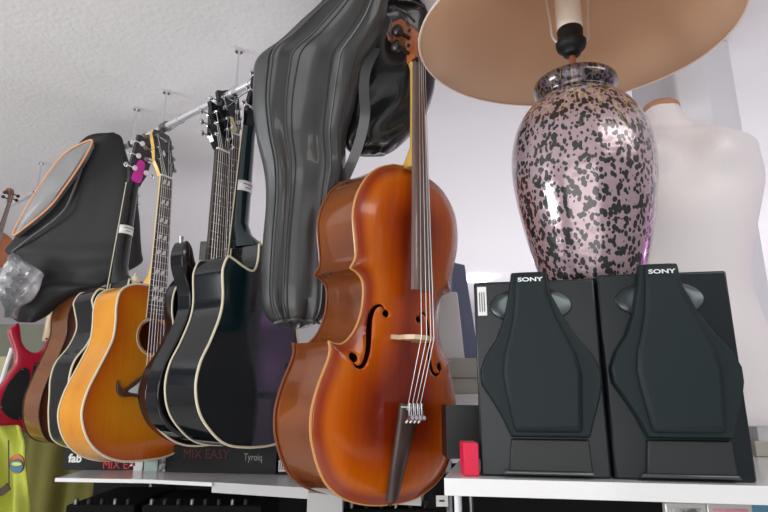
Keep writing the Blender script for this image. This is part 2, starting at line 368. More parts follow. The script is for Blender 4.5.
for P_ in (BROWN, CUT2):
    P_['segs'] = [[[u*P_['k'], v*P_['k']] for u, v in q] for q in P_['segs']]
# 1 orange sunburst acoustic
def gloss_wood(name, a, b, sc=(1, 1, 1)): return mat(name, a, .2, 0, .7, noise=(5, b, .3, .7, sc))
r = empty('acoustic_guitar', M=pose_matrix(ORANGE['pose'])); tag(r, 'orange sunburst acoustic guitar with block inlays, hung facing right with cream edging', 'guitar')
ol = outline_of(ORANGE['segs'])
hole = [(.05*math.cos(a), .352+.05*math.sin(a)) for a in [2*math.pi*k/40 for k in range(40)]]
ob = burst('orange_burst', [(0, (.55, .09, .006)), (.03, (.68, .17, .008)), (.08, (.80, .27, .012)), (.17, (.82, .32, .02))], .25)
plate('top', ol, ob, r, 0, .003, 0, holes=[hole])
plate('back', ol, gloss_wood('amber_wood', (.72, .30, .008), (.62, .22, .006), (3, 1, 3)), r, -ORANGE['rib'], .002, 0, sign=-1)
rib('side', ol, -ORANGE['rib'], .002, MATS['amber_wood'], r)
binding('top_binding', ol, .0025, .0034, cream, r); binding('back_binding', ol, -ORANGE['rib']-.001, .0026, cream, r)
binding('rosette', [(.058*math.cos(a), .352+.058*math.sin(a)) for a in [2*math.pi*k/40 for k in range(40)]], .003, .0015, cream, r)
bp = cr([(-.108, .222), (-.100, .206), (-.09, .198), (-.075, .206), (-.055, .222), (-.03, .236), (0, .238), (.03, .236), (.055, .222), (.075, .206), (.09, .198), (.1, .206), (.108, .222), (.108, .195), (.092, .178), (.06, .178), (0, .172), (-.06, .178), (-.092, .178), (-.108, .195)], 4, True)
brd = prism('bridge', bp, .003, .012, mat('dark_rosewood_bridge', (.09, .045, .03), .35), r, .002); box('saddle', (-.036, .204, .011), (.036, .207, .0165), ivory, brd); prism('pearl_inlay', cr([(-.075, .192), (-.055, .208), (-.035, .222), (0, .226), (.035, .222), (.055, .208), (.075, .192), (.04, .186), (-.04, .186)], 4, True), .0115, .0128, mat('pearl', (.8, .8, .78), .25), brd)
prism('pickguard', cr([(.056, .37), (.06, .33), (.05, .3), (.075, .24), (.12, .22), (.15, .25), (.12, .3), (.1, .35), (.085, .4)], 6, True), .003, .0045, mat('pickguard', (.1, .02, .01), .2, coat=.5), r)
hp = [(-.0215, 0), (-.027, .02), (-.038, .05), (-.034, .1), (-.038, .155), (-.03, .175), (-.012, .178), (0, .195), (.012, .178), (.03, .175), (.038, .155), (.034, .1), (.038, .05), (.027, .02), (.0215, 0)]
fz, R = guitar_neck(r, .505, .864, .028, .0215, .002, yellowm, rosew, .405, 20, .648, 'split', cream, heel=.06, vbridge=.2, headpoly=hp, head_face=mat('head_black', (.01, .01, .011), .2, coat=.5), head_back=yellowm, tuner_m=dchrome)
prism('crown_inlay', [(0, 0), (.006, .012), (0, .03), (-.006, .012)], 0, .001, ivory, r).matrix_basis = R @ Matrix.Translation((0, .075, .0005))
text('head_script', 'Prestige', .014, whiteink, r, R @ Matrix.Translation((0, .15, .0008)) @ Matrix.Rotation(-.2, 4, 'Z'), .0004)
tube('strap_button', [(0, .001, -.05), (0, -.012, -.05)], [.004, .007], chrome, r)

# 2 dark acoustic behind the bass-horned electric
r = empty('acoustic_guitar', M=pose_matrix(DARK['pose'])); tag(r, 'black acoustic guitar with cream binding half hidden behind the dark sunburst electric', 'guitar')
ol = outline_of(DARK['segs'])
hole = [(.045*math.cos(a), .352+.045*math.sin(a)) for a in [2*math.pi*k/32 for k in range(32)]]
plate('top', ol, blackg, r, 0, .003, 0, holes=[hole]); plate('back', ol, blackg, r, -DARK['rib'], .002, 0, sign=-1)
rib('side', ol, -DARK['rib'], .002, blackg, r); binding('top_binding', ol, .003, .0026, cream, r)
box('bridge', (-.07, .19, .003), (.07, .212, .011), rosew, r, .002)
guitar_neck(r, .5777, .9884, .0285, .0225, .002, blackg, rosew, .46, 20, .735, 'dot', cream, heel=.02, vbridge=.2, head_face=blackg, truss=mat('cream_gold', (.7, .6, .28), .35), head_k=.85)

# 3 black cutaway acoustics, hung with their backs to us
def cutaway(P, label, neckm, hb, tun, bodym, backm, sidem, stick):
    r = empty('acoustic_guitar', M=pose_matrix(P['pose'], -P['rib'], True)); tag(r, label, 'guitar')
    ol = outline_of(P['segs'], False, 6, True); D = P['rib']
    hole = [(.05*math.cos(a), .352+.05*math.sin(a)) for a in [2*math.pi*k/32 for k in range(32)]]
    plate('top', ol, bodym, r, 0, .003, 0, holes=[hole]); plate('back', ol, backm, r, -D, .001, 0, .09, sign=-1)
    rib('side', ol, -D, .002, sidem, r)
    binding('top_binding', ol, .002, .0024, cream, r); binding('back_binding', ol, -D-.0015, .003, cream, r)
    tube('heel_cap', [(0, .500, -D+.004), (0, .506, -D-.002), (0, .52, -D+.002)], [.012, .015, .010], cream, r, 12)
    tube('strap_button', [(0, .52, -D+.004), (0, .533, -D+.004)], [.004, .006], chrome, r)
    box('bridge', (-.07, .19, .003), (.07, .212, .011), rosew, r, .002)
    guitar_neck(r, .505, .864, .028, .0215, .002, neckm, rosew, .41, 20, .648, 'dot', cream, heel=D-.025, vbridge=.2, head_face=blackg, head_back=hb, tuner_m=tun)
    sticker(r, stick[0], stick[1], .0255, .0205, .002)
    for k in (.62, .36): # fine seams across the rib
        pass
    return r
cw = cutaway(CUT, 'glossy black cutaway acoustic guitar seen from its back beside the hanging leather bag', blackgt, blackg, chrome, blackg, blackgt, blackg, (.668, .698))
pk = cutaway(CUT2, 'black cutaway acoustic guitar with a magenta headstock, seen from its back', blackg, mat('head_back_black', (.015, .014, .015), .25, coat=.5), chrome, blackg, blackg, blackg, (.68, .71))
R = Matrix.Translation((0, .868, .0035)) @ Matrix.Rotation(-math.radians(14), 4, 'X')
o = prism('magenta_panel', cr([(-.016, .012), (.016, .012), (.018, .045), (.012, .085), (-.012, .085), (-.018, .045)], 4, True), -.0165, -.0142, mat('magenta_plastic', (.62, .03, .35), .3), pk, .001); o.matrix_basis = R
for s in (-1, 1):
    for y in (.0526, .0978, .143):
        o = tube('tuner_cap', [(s*.022, y, -.024), (s*.022, y, -.027)], [.0095, .008], mat('bright_cap', (.85, .78, .82), .35, .3), pk, 14); o.matrix_basis = R

# 4 brown acoustic
r = empty('acoustic_guitar', M=pose_matrix(BROWN['pose'])); tag(r, 'brown acoustic guitar with bare wooden side, hung right of the red electric', 'guitar')
ol = outline_of(BROWN['segs'])
bw = gloss_wood('brown_wood', (.2, .068, .018), (.13, .04, .012), (.6, 2, .6))
plate('top', ol, burst('brown_burst', [(0, (.03, .01, .005)), (.06, (.25, .08, .02)), (.15, (.4, .16, .04))]), r, 0, .003, 0); plate('back', ol, bw, r, -BROWN['rib'], .002, 0, sign=-1)
rib('side', ol, -BROWN['rib'], .002, bw, r); binding('back_binding', ol, -BROWN['rib'], .0016, ebony, r)
guitar_neck(r, .555, .87, .028, .0215, .002, bw, rosew, .41, 18, .61, 'dot', None, heel=.05, vbridge=.2, head_back=bw, headpoly=[(-.0215, 0), (-.035, .03), (-.036, .15), (.036, .15), (.035, .03), (.0215, 0)])

# 5 dark sunburst electric
EP = [(-0.1445, 0.4953), (-0.1332, 0.4929), (-0.1216, 0.4773), (-0.1098, 0.4484), (-0.0914, 0.4314), (-0.061, 0.4271), (-0.0207, 0.4304), (0.0196, 0.4407), (0.0445, 0.4656), (0.066, 0.4579), (0.0669, 0.4091), (0.0551, 0.3495), (0.0485, 0.2801), (0.0635, 0.2024), (0.0951, 0.1374), (0.095, 0.071), (0.0656, 0.0279), (0.0186, 0.0105), (-0.0392, 0.0105), (-0.1132, 0.0293), (-0.1567, 0.0615), (-0.1743, 0.1059), (-0.1751, 0.1506), (-0.1642, 0.1957), (-0.1397, 0.2473), (-0.1198, 0.299), (-0.1137, 0.3372), (-0.1207, 0.374), (-0.1388, 0.4078), (-0.1511, 0.4382), (-0.1533, 0.4695)]
r = empty('electric_guitar', M=pose_matrix(CUT['pose'], -.134)); tag(r, 'black and dark red sunburst electric guitar with a curved horn and dotted fretboard', 'guitar')
ep = cr(EP[::-1], 4, True)
eb = burst('dark_burst', [(0, (.006, .005, .006)), (.022, (.012, .006, .008)), (.04, (.3, .01, .012)), (.09, (.5, .06, .02))], .2)
plate('body_face', ep, eb, r, 0, .001, .005, .02, step=.009); plate('body_back', ep, blackg, r, -.04, .001, .004, .02, step=.012, sign=-1)
rib('body_side', ep, -.04, .0, blackg, r, inset=0)
tube('strap_button', [(-.143, .492, -.02), (-.145, .51, -.02)], [.004, .007], chrome, r)
# neck axis runs slightly tilted in the body plane
kids0 = set(o.name for o in C.objects)
hp = [(-.021, 0), (-.03, .02), (-.04, .05), (-.036, .10), (-.032, .15), (-.036, .168), (-.012, .162), (.006, .17), (.028, .163), (.036, .14), (.034, .10), (.038, .05), (.03, .02), (.021, 0)]
guitar_neck(r, .44, .772, .027, .021, .009, blackg, rosew, .37, 22, .628, 'dot', None, heel=.005, vbridge=.13, headpoly=hp, head_face=blackg, tuner_m=chrome, tilt=8, head_k=.84)
Me = Matrix.Translation((-.052, 0, 0)) @ Matrix.Translation((0, .43, 0)) @ Matrix.Rotation(.045, 4, 'Z') @ Matrix.Translation((0, -.43, 0))
for o in list(C.objects):
    if o.parent == r and o.name not in kids0: o.matrix_basis = Me
box('bridge', (-.09, .12, .005), (-.015, .14, .018), chrome, r, .002)
for v in (.18, .28): box('pickup', (-.09, v, .005), (-.015, v+.03, .012), dark, r, .003)

# 6 red electric seen from its back
RP = [-1.3387, 2.12, 1.3707, 0.69813, 0, 0]
RED = [(-0.0535, 0.3766), (-0.045, 0.3848), (-0.0341, 0.3744), (-0.0225, 0.3229), (-0.008, 0.2977), (0.0137, 0.2802), (0.0364, 0.2813), (0.0509, 0.297), (0.0632, 0.3318), (0.0873, 0.3564), (0.1068, 0.3383), (0.1213, 0.3044), (0.1486, 0.3096), (0.1718, 0.3541), (0.1942, 0.3476), (0.1965, 0.2964), (0.1678, 0.2369), (0.1434, 0.1792), (0.1433, 0.123), (0.1578, 0.0598), (0.136, 0.0164), (0.0793, -0.0031), (0.0254, -0.0045), (-0.0032, 0.0012), (-0.0326, 0.0089), (-0.0789, 0.0269), (-0.1087, 0.0719), (-0.1032, 0.1165), (-0.0824, 0.1373), (-0.0612, 0.1656), (-0.0482, 0.1979), (-0.0326, 0.2325), (-0.035, 0.267), (-0.0464, 0.3002), (-0.0646, 0.3425), (-0.0658, 0.3609)]
r = empty('electric_guitar', M=pose_matrix(RP)); tag(r, 'red electric guitar seen from its back with black cover plates and pale neck', 'guitar')
redm = mat('red_lacquer', (.45, .008, .035), .22, 0, .8); rp = cr(RED[::-1], 4, True)
plate('body_back', rp, redm, r, 0, .001, .004, .014, step=.01); plate('body_face', rp, redm, r, -.042, .001, .004, .014, step=.014, sign=-1); rib('body_side', rp, -.042, 0, redm, r, inset=0)
cv = [(0.0178, 0.2066), (0.009, 0.2173), (-0.0074, 0.2206), (-0.0286, 0.1911), (-0.0456, 0.1566), (-0.057, 0.1058), (-0.0527, 0.0744), (-0.0312, 0.0496), (-0.0079, 0.0365), (0.0208, 0.0399), (0.0261, 0.0624), (0.0246, 0.0981), (0.0232, 0.1571)]
c1 = prism('control_cover', cr(cv[::-1], 4, True), .004, .0075, dark, r); c2 = prism('spring_cover', [(0.0286, 0.24), (0.0522, 0.2352), (0.0392, 0.1828), (0.029, 0.1376), (0.0237, 0.1412)][::-1], .004, .0075, dark, r)
for k, (a, b) in enumerate([(-0.0067, 0.2151), (0.0328, 0.2328), (0.0309, 0.1721), (0.0211, 0.125), (0.0069, 0.0417), (-0.0537, 0.0814)]): tube('screw', [(a, b, .007), (a, b, .0095)], .0028, chrome, c2 if k in (1, 2) else c1)
for a, b in [(0.0566, 0.3314), (0.0678, 0.3092), (0.0757, 0.3402), (0.0853, 0.3178)]: tube('neck_bolt', [(a, b, .003), (a, b, .008)], .004, chrome, r)
vs, fs = [], []
def nsec(p, w, t):
    x, v = p; ax = (.0809-.0695)/.24
    return [(x+w*math.cos(a), v, -.012+t*math.sin(a)) for a in [math.pi*k/10 for k in range(11)]]+[(x-w, v, -.02), (x+w, v, -.02)]
add_loft(vs, fs, [nsec((.0690, .325), .024, .012), nsec((.0700, .36), .023, .018), nsec((.0745, .45), .0215, .018), nsec((.081, .565), .02, .018), nsec((.092, .80), .019, .017)]); mesh('neck', vs, fs, maple, r)
hpx = [(.074, .8), (.071, .82), (.07, .97), (.10, .985), (.125, .84), (.112, .8)]
prism('headstock', hpx, -.03, -.014, maple, r)
for k in range(6): tubes('tuning_peg', [([(.09, .83+.024*k, -.014), (.09, .83+.024*k, -.005)], .006), ([(.09, .83+.024*k, -.01), (.06, .83+.024*k, -.01)], .003), ([(.062, .83+.024*k, -.01), (.05, .83+.024*k, -.01)], .007)], chrome, r)
st = prism('price_sticker', [(.052, .447), (.092, .447), (.092, .472), (.052, .472)], .0068, .0075, paper, r)
for v in (.465, .456): box('printed_line', (.056, v, .0075), (.088, v+.003, .008), ink, st)

# ------------------------------------------------ cello and violin
UL = [(-0.0424, 0.7578), (-0.0859, 0.7363), (-0.1196, 0.7058), (-0.141, 0.6692), (-0.1521, 0.6378), (-0.1555, 0.6037), (-0.1501, 0.5676), (-0.1422, 0.5311), (-0.1397, 0.505), (-0.1513, 0.4809)]
CL = [(-0.1513, 0.4809), (-0.132, 0.4745), (-0.1153, 0.4587), (-0.1101, 0.4281), (-0.1123, 0.3912), (-0.1243, 0.354), (-0.1441, 0.3268), (-0.1616, 0.3152), (-0.1798, 0.3141), (-0.1922, 0.3178)]
LL = [(-0.1922, 0.3178), (-0.1876, 0.3031), (-0.1901, 0.283), (-0.1978, 0.2606), (-0.2081, 0.2322), (-0.2162, 0.2015), (-0.2203, 0.1716), (-0.2171, 0.136), (-0.2084, 0.1081), (-0.1929, 0.0744), (-0.1679, 0.0408), (-0.125, 0.0135), (-0.077, -0.0002), (-0.0278, -0.0059), (0.0236, -0.0065), (.0600, -.003), (0.0961, 0.006), (0.1427, 0.028), (0.1775, 0.0617), (0.1966, 0.1088), (0.205, 0.1574), (0.2068, 0.1916), (0.196, 0.2337), (.183, .27), (.177, .295), (0.1787, 0.3126)]
CR_ = [(0.1787, 0.3126), (0.1611, 0.3189), (0.1433, 0.3408), (0.1301, 0.3801), (0.1212, 0.4183), (0.1286, 0.4492), (0.1438, 0.4698), (0.1696, 0.4812)]
UR = [(0.1696, 0.4812), (.167, .498), (0.1715, 0.5205), (0.183, 0.5655), (0.1906, 0.605), (0.1887, 0.6494), (0.1774, 0.6887), (0.1527, 0.7208), (0.1156, 0.746), (.06, .760), (.01, .765), (-0.0424, 0.7578)]
cello_ol = []
for s in (UL, CL, LL, CR_, UR): cello_ol += cr(s, 4)[:-1]
def fhole(sg, sc=1.0):
    P = cr([(-.062, .395), (-.072, .4085), (-.087, .403), (-.0965, .380), (-.100, .345), (-.1035, .31), (-.113, .281), (-.127, .271), (-.139, .277), (-.143, .289)], 4)
    n = len(P); W = [.0012+.0052*math.sin(math.pi*k/(n-1))**1.5 for k in range(n)]; L = []; Rr = []
    for k in range(n):
        a, b = P[max(k-1, 0)], P[min(k+1, n-1)]; dx, dy = b[0]-a[0], b[1]-a[1]; q = math.hypot(dx, dy)
        L.append((P[k][0]-dy/q*W[k], P[k][1]+dx/q*W[k])); Rr.append((P[k][0]+dy/q*W[k], P[k][1]-dx/q*W[k]))
    loops = [L+Rr[::-1], [(-.061+.0085*math.cos(a), .3925+.0085*math.sin(a)) for a in [2*math.pi*j/14 for j in range(14)]], [(-.140+.0105*math.cos(a), .2905+.0105*math.sin(a)) for a in [2*math.pi*j/14 for j in range(14)]]]
    return [[(sg*-x*(-1)*1.0 if sg < 0 else x, y) for x, y in l] for l in loops]
def bowed(pose, k, label, cat, name, detail=True, mats=None):
    r = empty(name, M=pose_matrix(pose)); tag(r, label, cat)
    topm, sidem, backm, neckm = mats
    ol = [(x*k, y*k) for x, y in cello_ol]; D = .135*k
    fh = []
    if detail:
        fh = fhole(1)+[[(-x+(.008 if 0 else -.022), y) for x, y in l] for l in fhole(1)]
    plate('top', ol, topm, r, 0, .004*k, .022*k, .075*k, holes=[[(x*k, y*k) for x, y in l] for l in fh], step=.008 if detail else .012*k)
    plate('back', ol, backm, r, -D, .003*k, .018*k, .075*k, sign=-1, step=.014*k)
    ri = rib('rib', ol, -D, .001, sidem, r, inset=.004)
    binding('top_edge', ol, .001, .0032*k, mat('worn_edge', (.62, .3, .1), .35), r); binding('back_edge', ol, -D, .003*k, mat('back_edge', (.22, .06, .025), .35), r)
    if detail: # purfling
        c0 = np.array(ol); nn = len(ol)
    # neck and heel
    vs, fs = [], []; Z = lambda v: (.018+(.765-v)*0+.052*(1.045-v)/(1.045-.45)) # underside of fingerboard
    def sec(w, t, v, z, n=10): return [(p[0]*k, p[1]*k, p[2]*k) for p in dsec(w, t, 0, v, z, n)]
    add_loft(vs, fs, [sec(.017, .075, .755, Z(.755)), sec(.017, .05, .775, Z(.775)), sec(.016, .026, .81, Z(.81)), sec(.0145, .023, .92, Z(.92)), sec(.0135, .022, 1.03, Z(1.03)), sec(.015, .026, 1.06, Z(1.06)-.004)])
    mesh('neck', vs, fs, neckm, r)
    vs, fs = [], []; rings = []
    for v in np.linspace(.447, 1.045, 8):
        w_ = .0325-.0165*(v-.447)/.598; z_ = Z(v); rings.append([(x*k, v*k, z*k) for x, z in [(-w_, z_), (-w_, z_+.005)]+[(-w_*math.cos(a), z_+.005+.010*math.sin(a)*w_/.032) for a in [math.pi*q/8 for q in range(1, 8)]]+[(w_, z_+.005), (w_, z_)]])
    add_loft(vs, fs, rings); mesh('fingerboard', vs, fs, mat('fingerboard_ebony', (.16, .10, .09), .22, coat=.3), r)
    box('nut', (-.016*k, 1.045*k, .015*k), (.016*k, 1.053*k, .034*k), ebony, r)
    # pegbox and scroll curving back
    vs, fs = [], []; rings = []
    path = [(1.05, .012, .030), (1.09, .008, .030), (1.13, -.002, .027), (1.165, -.018, .024), (1.185, -.038, .022), (1.185, -.06, .02), (1.168, -.072, .018), (1.15, -.066, .016), (1.146, -.052, .014), (1.156, -.044, .011), (1.165, -.05, .008)]
    for i, (v, z, t) in enumerate(path):
        a, b = path[max(i-1, 0)], path[min(i+1, len(path)-1)]; dv, dz = b[0]-a[0], b[1]-a[1]; q = math.hypot(dv, dz); nv, nz = -dz/q, dv/q
        hw = .016+.004*min(i, 4)/4+(.006 if i > 4 else 0)
        rings.append([((sx*hw)*k, (v+nv*t*.5*sz)*k, (z+nz*t*.5*sz)*k) for sx, sz in ((-1, -1), (-1, 1), (-.6, 1.15), (.6, 1.15), (1, 1), (1, -1))])
    add_loft(vs, fs, rings); mesh('scroll', vs, fs, neckm, r)
    for j, v in enumerate((1.075, 1.098, 1.12, 1.142)):
        s = -1 if j % 2 == 0 else 1
        tubes('tuning_peg', [([(-s*.02*k, v*k, .002*k), (s*.045*k, v*k, .002*k)], .0055*k), ([(s*.045*k, v*k, .002*k), (s*.052*k, v*k, .002*k), (s*.066*k, v*k, .002*k), (s*.072*k, v*k, .002*k)], [.009*k, .015*k, .015*k, .006*k])], ebony, r, 12)
    # bridge: thin arched blade with feet, standing upright on the top
    bz = .024
    prof = [(-.045, bz), (-.045, bz+.008), (-.033, bz+.014), (-.036, bz+.04), (-.03, bz+.062), (-.018, bz+.07), (0, bz+.075), (.018, bz+.07), (.03, bz+.062), (.036, bz+.04), (.033, bz+.014), (.045, bz+.008), (.045, bz), (.022, bz), (.018, bz+.014), (0, bz+.02), (-.018, bz+.014), (-.022, bz)]
    vs = [(x*k, (.343+dy)*k, z*k) for dy in (-.005, .005) for x, z in prof]; n = len(prof)
    mesh('bridge', vs, [tuple(range(n))[::-1], tuple(range(n, 2*n))]+[(i, (i+1) % n, n+(i+1) % n, n+i) for i in range(n)], maple, r, smooth=False)
    # tailpiece
    vs, fs = [], []; rings = []
    for v, w_, z_ in ((.005, .012, .030), (.02, .0155, .034), (.1, .021, .042), (.17, .027, .050), (.195, .031, .053), (.203, .030, .053)):
        rings.append([((x-.022*(1-v/.2))*k, v*k, z*k) for x, z in [(-w_, z_-.004), (-w_, z_)]+[(-w_*math.cos(a), z_+.010*math.sin(a)) for a in [math.pi*q/8 for q in range(1, 8)]]+[(w_, z_), (w_, z_-.004)]])
    add_loft(vs, fs, rings); tp = mesh('tailpiece', vs, fs, mat('tailpiece_wood', (.06, .035, .03), .35, coat=.3), r)
    tube('tailpiece_fret', [(-.031*k, .196*k, .056*k), (-.015*k, .196*k, .063*k), (.015*k, .196*k, .063*k), (.031*k, .196*k, .056*k)], .0016*k, ivory, tp)
    tube('endpin', [(0, -.004*k, -.06*k), (0, -.02*k, -.06*k)], [.014*k, .01*k], ebony, r, 12)
    tube('tail_gut', [(-.006*k, .01*k, .032*k), (-.004*k, -.008*k, .01*k), (0, -.012*k, -.05*k)], .0016*k, ebony, r)
    for q in range(4):
        x1 = (-.0195+.013*q); zt = .024+.0755-.0008*abs(q-1.5)**2*2
        xt = (-.018+.012*q)
        tube('string', [(xt*k, .19*k, .0615*k), (x1*k, .343*k, zt*k), ((-.0105+.007*q)*k, 1.048*k, .036*k), ((-.008+.005*q)*k, (1.075+.023*((q*2) % 4))*k, .018*k)], .0009*k, steel, r, 6)
        if detail:
            tubes('fine_tuner', [([(xt, .165, .060), (xt, .175, .071), (xt, .205, .068)], [.003, .004, .003]), ([(xt-.001, .173, .068), (xt-.001, .176, .079)], .005)], chrome, r)
            
    return r
cm = (burst('cello_varnish_and_shading', [(0, (.36, .07, .012)), (.012, (.34, .035, .006)), (.03, (.70, .15, .003)), (.075, (.62, .095, .003)), (.13, (.30, .03, .007))], .3, .22, .22, (60, 3, 3)),  # varnish burst; the darker red middle puts shading into the colour
      mat('cello_rib_varnish', (.24, .065, .012), .15, 0, .7, noise=(2.5, (.11, .025, .01), .3, .7, (1, 3.5, 1))), mat('cello_back_varnish', (.3, .06, .02), .25, 0, .5), mat('cello_neck_maple', (.66, .42, .1), .3, coat=.3))
cello = bowed([0.0101, 1.2856, 1.2772, 0.7289, 0.0381, -0.0461], 1.0, 'full size cello with reddish orange varnish hanging in front of the shelf', 'cello', 'cello', True, cm)
for o in cello.children:
    if o.name.startswith('scroll'): o.data.materials[0] = mat('scroll_varnish', (.42, .12, .035), .3, coat=.5)
vm = (mat('violin_varnish', (.55, .17, .05), .3, 0, .5), mat('violin_side', (.4, .12, .04), .3, 0, .5), mat('violin_back', (.35, .1, .03), .3), mat('violin_neck', (.22, .09, .05), .35, coat=.3))
VP = at(-33, 312, 2.35); violin = bowed([VP.x, VP.y, VP.z, 1.1, .0, -.17], .5, 'small violin with a brown scroll hanging at the far end of the rail', 'violin', 'violin', False, vm)

def hanger(M, v, label, zl=0.):
    p = M @ Vector((0, v, zl)); t = (p-ra).dot(Vector((rd.x, rd.y, 0)))/(rd.x**2+rd.y**2); q = ra+rd*t
    h_ = empty('wire_hook', tuple(q)); tag(h_, label, 'hook'); d = p-q
    loop = cr([(-.004, 0, -.012), (-.016, 0, 0), (0, 0, .0145), (.014, 0, .002), (.006, 0, -.016), tuple(d*.5+Vector((.008, 0, 0))), tuple(d), tuple(d*.8-Vector((.012, 0, 0)))], 6)
    tube('wire', loop, .0016, dchrome, h_, 6)
hanger(pose_matrix(ORANGE['pose']), 1.03, 'thin wire hook holding up the orange sunburst guitar')
hanger(pose_matrix(CUT2['pose'], -CUT2['rib'], True), 1.03, 'thin wire hook holding the guitar with the magenta headstock')
hanger(pose_matrix(DARK['pose']), 1.10, 'thin wire hook above the cream gold truss cover headstock')
hanger(pose_matrix(CUT['pose'], -.128) @ Me, .90, 'thin wire hook holding the headstock with six pegs left of the green black neck')
hanger(pose_matrix(CUT['pose'], -CUT['rib'], True), 1.03, 'thin wire hook at the rail end right beside the leather gig bag')
# ------------------------------------------------ soft bags
def station_loft(name, st, m, parent, n=40, power=.75, wr=None):
    """st: (row, left px, right px, Y left, Y right, half depth)"""
    vs, fs, rings = [], [], []
    K = 5; ctrl = [tuple(s) for s in st]; dense = cr(ctrl, K)
    for i, (py, xl, xr, yl, yr, dp) in enumerate(dense):
        L, R_ = at(xl, py, yl), at(xr, py, yr); c = (L+R_)/2; a = (R_-L)/2; h = Vector((a.x, a.y, 0)).normalized(); nrm = Vector((h.y, -h.x, 0))
        ring = []
        for k in range(n):
            t = 2*math.pi*k/n; cx, sy = math.cos(t), math.sin(t)
            ex = math.copysign(abs(cx)**power, cx); ey = math.copysign(abs(sy)**power, sy)
            d = dp*ey
            if wr and sy > 0: d += wr(ex, i/len(dense))*sy**.5
            ring.append(c+a*ex+nrm*d)
        rings.append(ring)
    o = Vector(sum((Vector(p) for p in rings[-1]), Vector())/n)
    add_loft(vs, fs, rings); vs = [tuple(Vector(v)-parent.location) for v in vs]
    ob = mesh(name, vs, fs, m, parent, angle=70); return ob, rings
leather = mat('grey_leather', (.05, .052, .053), .36, 0, .25, bump=(6, .95, (1, 1, .4)))
leatherd = mat('black_leather', (.015, .016, .017), .25, 0, .4, bump=(7, .5, (1, 1, .4)))
nylon = mat('black_nylon', (.014, .014, .015), .7, bump=(5, .5))
piping = mat('leather_piping', (.08, .085, .085), .3, coat=.4)
root = empty('leather_gig_bag', tuple(at(300, 320, 1.34))); tag(root, 'dark grey leather gig bag hanging left of the cello, zips running down it', 'bag')
wrk = lambda x, v: .007*math.sin(x*9+3*v)+.004*math.sin(x*17-8*v+1)*math.sin(v*9)
st = [(-8, 322, 392, 1.17, 1.18, .02), (3, 322, 388, 1.2, 1.22, .04), (25, 300, 385, 1.23, 1.25, .05), (45, 279, 375, 1.25, 1.28, .055), (62, 257, 366, 1.27, 1.30, .055), (80, 253.5, 360, 1.28, 1.32, .055), (110, 253, 354, 1.30, 1.34, .055), (140, 257, 346, 1.31, 1.36, .05), (170, 264, 345, 1.32, 1.37, .05), (200, 266, 338, 1.33, 1.38, .05), (240, 263, 333, 1.33, 1.385, .05), (280, 261, 332, 1.33, 1.385, .05), (303, 262, 330, 1.33, 1.385, .048), (316, 267, 325, 1.335, 1.385, .045), (324, 276, 316, 1.345, 1.38, .035), (328, 288, 305, 1.36, 1.37, .012)]
bagob, rings = station_loft('bag_body', st, leather, root, 48, .7, wrk)
def seam(nm, k0, k1, i0, i1, rad, m, lift=.002):
    pts = []
    for i in range(i0, i1):
        f = (i-i0)/max(1, i1-1-i0); k = k0+(k1-k0)*f; a = rings[i][int(k) % 48]; b = rings[i][(int(k)+1) % 48]; p = Vector(a).lerp(Vector(b), k-int(k))
        pts.append(tuple(p+Vector((0, -lift, 0))-root.location))
    return tube(nm, pts, rad, m, root, 6)
nr = len(rings)
for k0, k1 in ((15.5, 18.5), (13, 15), (9, 8)): seam('zip', k0, k1, 3, nr-3, .0028, piping)
for k0, k1 in ((16.3, 19.2), (12.2, 14.2), (10.2, 9), (6, 5)): seam('seam', k0, k1, 4, nr-4, .0016, mat('seam_thread', (.03, .03, .03), .5))
p0 = Vector(rings[nr-8][15])-root.location
tube('bottom_strap', [tuple(Vector(rings[nr-8][k])-root.location+Vector((0, -.004, -.001*abs(k-13)))) for k in range(21, 3, -1)], .0035, piping, root, 6)
# second bag behind the cello neck
root2 = empty('black_gig_bag', tuple(at(390, 150, 1.38))); tag(root2, 'shiny black padded bag bunched up behind the neck of the cello', 'bag')
st = [(-2, 374, 420, 1.30, 1.29, .02), (12, 362, 427, 1.355, 1.35, .03), (35, 352, 434, 1.40, 1.39, .045), (60, 347, 436, 1.415, 1.41, .055), (90, 344, 434, 1.43, 1.42, .06), (115, 342, 425, 1.43, 1.42, .055), (135, 341, 410, 1.42, 1.415, .045), (148, 346, 396, 1.40, 1.395, .03), (155, 356, 385, 1.40, 1.40, .012)]
_, rings2 = station_loft('bag_body', st, leatherd, root2, 40, .75, lambda x, v: .006*math.sin(x*7+10*v)+.004*math.sin(v*30+x*4))
def flatstrap(nm, pts, w_, t_, m, parent):
    pts = [Vector(p) for p in pts]; rings = []
    for i, p in enumerate(pts):
        t = (pts[min(i+1, len(pts)-1)]-pts[max(i-1, 0)]).normalized(); s = t.cross(Vector((0, -1, 0))).normalized(); q = t.cross(s).normalized()
        rings.append([p+s*w_+q*t_, p-s*w_+q*t_, p-s*w_-q*t_, p+s*w_-q*t_])
    vs, fs = [], []; add_loft(vs, fs, rings); vs = [tuple(Vector(v)-parent.location) for v in vs]
    return mesh(nm, vs, fs, m, parent, angle=50)
sp = cr([tuple(at(376, 48, 1.29)), tuple(at(366, 70, 1.28)), tuple(at(364, 92, 1.285)), tuple(at(365, 115, 1.29)), tuple(at(360, 140, 1.31)), tuple(at(352, 162, 1.33)), tuple(at(343, 182, 1.36))], 6)
flatstrap('strap', sp, .013, .002, leather, root2)
tube('handle', [tuple(Vector(p)-root2.location) for p in cr([tuple(at(380, 2, 1.26)), tuple(at(383, 14, 1.25)), tuple(at(391, 20, 1.25)), tuple(at(389, 32, 1.26)), tuple(at(393, 38, 1.27))], 6)], .004, leather, root2)
